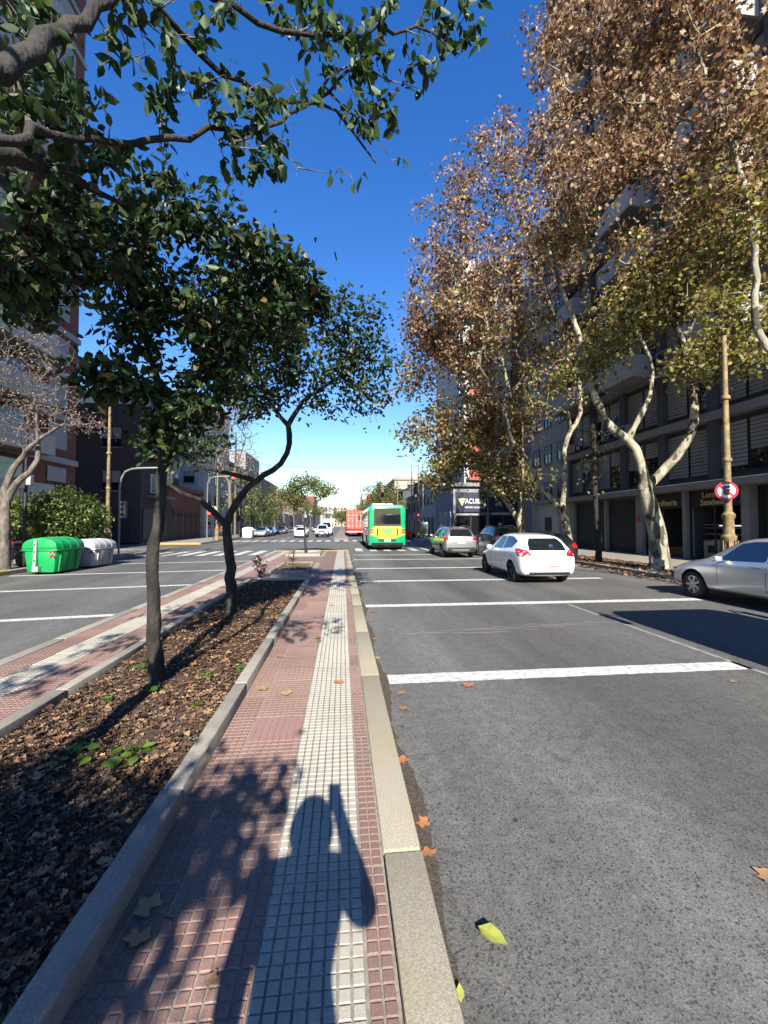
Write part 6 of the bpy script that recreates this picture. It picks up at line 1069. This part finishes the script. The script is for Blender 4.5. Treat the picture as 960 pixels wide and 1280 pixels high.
# ------------------------------------------------------------------ lamp posts, signals, poles
def lamp_post(label, loc, h=8.6, sign=False, arm=1, rz=0., gold='post_gold'):
    t = thing('lamp_post', label, 'lamp post', loc, rz)
    MB().lathe([(.25, -.05), (.25, .12), (.22, .16), (.215, .62), (.235, .66), (.235, .72), (.19, .76), (.17, .80), (.165, 1.15), (.19, 1.2), (.19, 1.26), (.145, 1.3), (.135, 1.34), (.13, 1.75), (.16, 1.8), (.165, 1.88), (.12, 1.93), (.10, 1.97)], n=20).build('base', gold, t, smooth=True)
    MB().lathe([(.098, 1.9), (.092, 2.3), (.085, 3.5), (.07, 5.5), (.055, h)], n=14).build('shaft', gold, t, smooth=True)
    for z in (3.4, 5.2): MB().lathe([(.11, z), (.12, z + .03), (.12, z + .08), (.1, z + .11)], n=14).build('collar', gold, t, smooth=True)
    for k in range(8): a = k * math.pi / 4; MB().box(.19 * math.cos(a) - .016, .19 * math.cos(a) + .016, .19 * math.sin(a) - .016, .19 * math.sin(a) + .016, .8, 1.14).build('flute', gold, t)
    pts = [(0, 0, h - .1), (arm * .25, 0, h + .5), (arm * .9, 0, h + .95), (arm * 1.9, 0, h + 1.05)]; MB().tube([tuple(p) for p in resample(pts, .2)], .035, 8).build('arm', 'pole_grey', t, smooth=True); MB().box(arm * 2.2 - .35, arm * 2.2 + .35, -.14, .14, h + .98, h + 1.12).build('lamp_head', 'plastic_grey', t, bevel=.05)
    return t
lamp_post('ornate golden lamp post carrying the round sign by the silver sedan', (11.0, 10.75, .15), arm=1, h=9.5)
lamp_post('golden lamp post at the left corner behind the grey bin', (-11.9, 22.3, .15)); lamp_post('golden lamp post on the far left corner before the brick arcade', (-13.3, 45.5, .15)); lamp_post('golden lamp post between the plane trees on the right', (11.2, 24.6, .15), arm=-1); lamp_post('slim golden lamp post past the red car on the right', (8.9, 47.8, .15), arm=-1)
t = thing('no_parking_sign', 'round red and white no parking sign on the golden post', 'sign', (10.83, 10.62, 2.70), R(-45 + 8))
MB().lathe([(.265, 0), (.265, -.02)], n=36, axis='y').build('plate', 'sign_red', t, smooth=True); MB().lathe([(.2, -.0205), (.2, -.024)], n=36, axis='y').build('face', 'white_paint', t)
text('letter', 'E', 'black_paint', t, (0, -.027, 0), (R(90), 0, 0), .33, .003, bold=.012)
mb = MB().box(-.21, .21, -.034, -.0305, -.024, .024); o = mb.build('slash', 'sign_red', t); o.rotation_euler = (0, R(45), 0); MB().box(-.03, .03, .0, .12, -.2, .2).build('bracket', 'galv', t)
def signal(label, loc, side, h=5.2, reach=2.6, red=True, rz=0.):
    t = thing('traffic_light', label, 'traffic light', loc, rz); pts = [(0, 0, -.1), (0, 0, 2), (0, 0, h - .9), (side * .15, 0, h - .35), (side * .6, 0, h), (side * reach, 0, h + .1)]
    MB().tube([tuple(p) for p in resample(pts, .2)], .055, 8).build('pole', 'pole_grey', t, smooth=True)
    for x, z in ((side * reach, h - .35), (side * .22, 2.4)):
        hd = MB().box(x - .15, x + .15, -.14, .1, z - .45, z + .45).build('signal_head', 'plastic_black', t, bevel=.03)
        for k in range(3): MB().lathe([(.1, -.16), (.1, -.141)], (x, 0, z + .28 - k * .28), 14, 'y').build('lens', 'signal_red' if (k == 0 and red) else 'glass_dark', hd); MB().tube([(x, -.15, z + .28 - k * .28 + .1), (x, -.3, z + .28 - k * .28 + .11)], .05, 6).build('visor', 'plastic_black', hd)
    return t
signal('curved arm traffic light on the left corner behind the bins', (-11.9, 23.4, .15), 1, 4.6, 2.6, red=False, rz=R(180) * 0); signal('traffic light with lit red lamp on the far left corner', (-12.9, 41.0, .15), 1, 6.2, 2.4); signal('traffic light with lit red lamp over the far right corner', (8.6, 45.2, .15), -1, 5.4, 4.2)
def pole(label, loc, h, r=.06, m='pole_grey', extra=None):
    t = thing('utility_pole', label, 'pole', loc); MB().lathe([(r, -.1), (r, h * .5), (r * .7, h)], n=10).build('shaft', m, t, smooth=True); MB().lathe([(r * 1.5, -.05), (r * 1.5, .1), (r, .16)], n=10).build('collar', m, t)
    if extra: extra(t)
    return t
pole('thin dark pole with meter boxes before the round bush', (-12.15, 17.15, .15), 5.8, .06, 'pole_dark', lambda t: (MB().box(-.14, .14, -.26, -.06, 2.95, 3.5).build('meter_box', 'plastic_black', t, bevel=.02), MB().box(.06, .3, -.2, .0, 3.1, 3.5).build('meter_box', 'galv', t, bevel=.02)))
pole('tall slim pole at the far right corner near the red car', (7.9, 46.6, .15), 8.5, .07, 'post_gold'); pole('grey pole at the far right corner beside the shed', (7.0, 52, .15), 7.2, .06); pole('pale utility pole on the far right sidewalk by the poster column', (10.0, 50.5, .15), 9.5, .07, 'kerb_concrete'); pole('dark timber pole on the far left sidewalk', (-13.2, 52.5, .15), 13, .14, 'bark_grey'); pole('thin pole with round plate on the far left corner', (-12.95, 43.2, .15), 3.4, .035, 'galv', lambda t: MB().lathe([(.3, -.05), (.3, -.03)], (0, 0, 3.2), 24, 'y').build('plate', 'galv', t))
t = thing('poster_column', 'pale poster stand with green print on the far right sidewalk', 'advert stand', (9.6, 48.6, .15)); MB().box(-.6, .6, -.12, .12, .3, 1.9).build('panel', 'white_paint', t, bevel=.04); MB().box(-.5, .5, -.135, -.121, .5, 1.1).build('poster', 'leaf_lime', t); MB().box(-.5, -.4, -.1, .1, -.02, .3).build('foot', 'plastic_grey', t); MB().box(.4, .5, -.1, .1, -.02, .3).build('foot', 'plastic_grey', t)
def cable(label, a, b, sag):
    pts = [tuple(Vector(a).lerp(Vector(b), i / 16) - Vector((0, 0, sag * 4 * (i / 16) * (1 - i / 16)))) for i in range(17)]; tag(MB().tube(pts, .018, 5).build('overhead_cable', 'pole_dark'), label, 'cable')
cable('thin overhead cable crossing the avenue at the far corner', (-13.2, 52.5, 7.6), (10.0, 50.5, 6.7), .5); cable('second overhead cable above the container truck', (-13.2, 52.5, 9.6), (10.0, 50.5, 9.2), .6)
# motorcycle behind the left tree
t = thing('motorcycle', 'white and red motorcycle parked behind the bare tree', 'motorcycle', (-12.5, 17.0, .15), R(65))
for y in (-.62, .66): w_ = MB().lathe([(.2, -.04), (.27, -.05), (.29, -.02), (.29, .02), (.27, .05), (.2, .04)], n=24, axis='x').build('wheel', 'rubber', t, smooth=True, loc=(0, y, .29)); MB().lathe([(.2, -.02), (.2, .02), (.04, .06)], n=12, axis='x').build('rim', 'alloy', w_, smooth=True)
MB().tube([(0, .66, .29), (0, .5, .75), (0, .42, 1.0)], [.04, .035, .03], 8).build('fork', 'alloy', t); MB().tube([(-.34, .32, 1.06), (-.2, .42, 1.02), (.2, .42, 1.02), (.34, .32, 1.06)], .016, 6).build('handlebar', 'plastic_black', t)
MB().tube([(0, .36, .82), (0, .1, .86), (0, -.1, .8)], [.09, .15, .11], 10).build('tank', 'sign_red', t, smooth=True); MB().tube([(0, -.08, .78), (0, -.4, .78), (0, -.72, .84)], [.1, .12, .07], 10).build('seat', 'plastic_black', t, smooth=True); MB().box(-.14, .14, -.25, .28, .28, .66).build('engine', 'steel_black', t, bevel=.05); MB().tube([(0, .36, .9), (0, 0, .6), (0, -.62, .3)], .03, 6).build('frame', 'steel_black', t); MB().lathe([(.09, .0), (.1, .08), (.06, .1)], (0, .46, .9), 14, 'y').build('headlight', 'lamp_clear', t, smooth=True); MB().box(-.16, .16, .38, .5, .78, .96).build('fairing', 'white_paint', t, bevel=.05); MB().tube([(.14, -.1, .3), (.16, -.8, .36)], .045, 8).build('exhaust', 'alloy', t); MB().box(-.02, .02, -.12, .0, -.0, .3).build('kickstand', 'alloy', t)
# ------------------------------------------------------------------ people
def person(label, loc, rz, joints, edges, fingers, mats, hair='hair', zcut=(.95, 1.42), bag=None):
    """joints: name -> (x,y,z,r); one continuous skinned body; clothing colours by height"""
    t = thing('person', label, 'person', loc, rz); J = list(joints); me = bpy.data.meshes.new('body')
    me.from_pydata([joints[k][:3] for k in J], [(J.index(a), J.index(b)) for a, b in edges], []); o = bpy.data.objects.new('body', me); COL.objects.link(o)
    o.modifiers.new('k', 'SKIN'); s = me.skin_vertices[0].data
    for i, k in enumerate(J): rr_ = joints[k][3]; s[i].radius = rr_ if isinstance(rr_, tuple) else (rr_, rr_)
    s[J.index('pelvis')].use_root = True
    sb = o.modifiers.new('s', 'SUBSURF'); sb.levels = 2; sb.render_levels = 2; bpy.context.view_layer.update(); bm_ = evaluated(o); bpy.data.objects.remove(o)
    for m in mats: bm_.materials.append(M[m])
    hands = [Vector(joints[k][:3]) for k in joints if k.startswith('hand')]
    for p in bm_.polygons:
        c = p.center; p.use_smooth = True; p.material_index = 2 if c.z < .09 else (0 if c.z < zcut[0] else 1)
        if c.z > zcut[1] and (c - Vector(joints['head'][:3])).length < .24: p.material_index = 3
        if any((c - h).length < .13 for h in hands): p.material_index = 3
    body = bpy.data.objects.new('body', bm_); link(body, t)
    hx, hy, hz, _ = joints['head']
    MB().lathe([(.02, .155), (.07, .14), (.105, .08), (.115, .02), (.112, -.04), (.1, -.07)], (hx, hy - .012, hz), 16).build('hair', hair, t, smooth=True); MB().lathe([(.022, -.02), (.014, .01), (.006, .03)], (hx, hy + .105, hz - .02), 8, 'y').build('nose', 'skin', t, smooth=True)
    for sx in (-1, 1): MB().lathe([(.012, -.01), (.012, .01)], (hx + sx * .035, hy + .098, hz + .012), 8, 'y').build('eye', 'black_paint', t); MB().lathe([(.03, -.012), (.03, .012)], (hx + sx * .105, hy, hz), 10, 'x').build('ear', 'skin', t, smooth=True)
    if fingers:
        for pts in fingers: MB().tube(pts, [.0095, .009, .008, .006][:len(pts)], 7).build('finger', 'skin', t, smooth=True)
    return t
BE = [('pelvis', 'waist'), ('waist', 'chest'), ('chest', 'neckb'), ('neckb', 'neck'), ('neck', 'head'), ('head', 'crown'), ('chest', 'shl'), ('shl', 'ell'), ('ell', 'wrl'), ('wrl', 'handl'), ('chest', 'shr'), ('shr', 'elr'), ('elr', 'wrr'), ('wrr', 'handr'), ('pelvis', 'hipl'), ('hipl', 'kneel'), ('kneel', 'ankl'), ('ankl', 'toel'), ('pelvis', 'hipr'), ('hipr', 'kneer'), ('kneer', 'ankr'), ('ankr', 'toer')]
# photographer: feet on the tiles, right hand lifts the phone beside the head
x0 = -.11
PJ = dict(pelvis=(-.03, 0, .95, (.19, .12)), waist=(-.015, 0, 1.12, (.21, .12)), chest=(-.02, .01, 1.32, (.19, .12)), neckb=(0, 0, 1.46, .07), neck=(-.01, .01, 1.51, .06), head=(.01, .03, 1.575, (.095, .1)), crown=(.01, .02, 1.645, (.08, .08)), shl=(-.18, 0, 1.43, .07), ell=(-.23, -.02, 1.16, .06), wrl=(-.22, .08, .94, .04), handl=(-.23, .14, .85, .036), shr=(.16, .02, 1.40, .075), elr=(.262, .1, 1.2, .07), wrr=(.18, .22, 1.43, .04), handr=(.14, .235, 1.56, .038), hipl=(-.1, 0, .88, .095), kneel=(-.11, .02, .48, .06), ankl=(-.12, 0, .08, .043), toel=(-.13, .17, .035, .035), hipr=(.1, 0, .88, .095), kneer=(.11, .02, .48, .06), ankr=(.12, 0, .08, .043), toer=(.13, .17, .035, .035))
fg = [[(.10 + .012 * k, .245, 1.52 + .006 * k), (.09 + .004 * k, .272, 1.535 + .02 * k), (.10, .288, 1.545 + .02 * k), (.122, .288, 1.548 + .02 * k)] for k in range(4)] + [[(.155, .245, 1.51), (.175, .25, 1.54), (.172, .255, 1.57), (.165, .255, 1.59)]]
person('person in dark clothes holding up a phone behind the camera position', (x0, -.29, ZM), 0, PJ, BE, fg, ['denim', 'cloth_dark', 'plastic_black', 'skin'])
ph = MB().box(-.022, .054, -.034, -.026, 1.625, 1.785).build('phone', 'plastic_black', bevel=.003); tag(ph, 'black phone held upright in the raised right hand', 'phone')
def walker(label, loc, rz, mats, hair, s=1.0):
    J = dict(PJ); J.update(elr=(.24, -.08, 1.16, .045), wrr=(.22, .05, .94, .032), handr=(.21, .09, .87, .036), shr=(.18, 0, 1.43, .062), kneel=(-.1, .16, .5, .06), ankl=(-.1, .12, .1, .043), toel=(-.1, .3, .05, .035), kneer=(.1, -.03, .48, .06), ankr=(.1, -.22, .12, .043), toer=(.1, -.1, .035, .035))
    p = person(label, loc, rz, J, BE, None, mats, hair); p.scale = (s, s, s); return p
walker('person in dark clothes walking past the battery shop', (12.2, 31.0, .15), R(120), ['cloth_dark', 'cloth_grey', 'plastic_black', 'skin'], 'hair_grey')
walker('person in black walking on the far left sidewalk', (-13.9, 50.5, .15), R(180), ['cloth_dark', 'cloth_dark', 'plastic_black', 'skin'], 'hair'); walker('person in a reddish top on the far left sidewalk', (-14.4, 51.3, .15), R(200), ['denim', 'cloth_red', 'plastic_black', 'skin'], 'hair', .95)
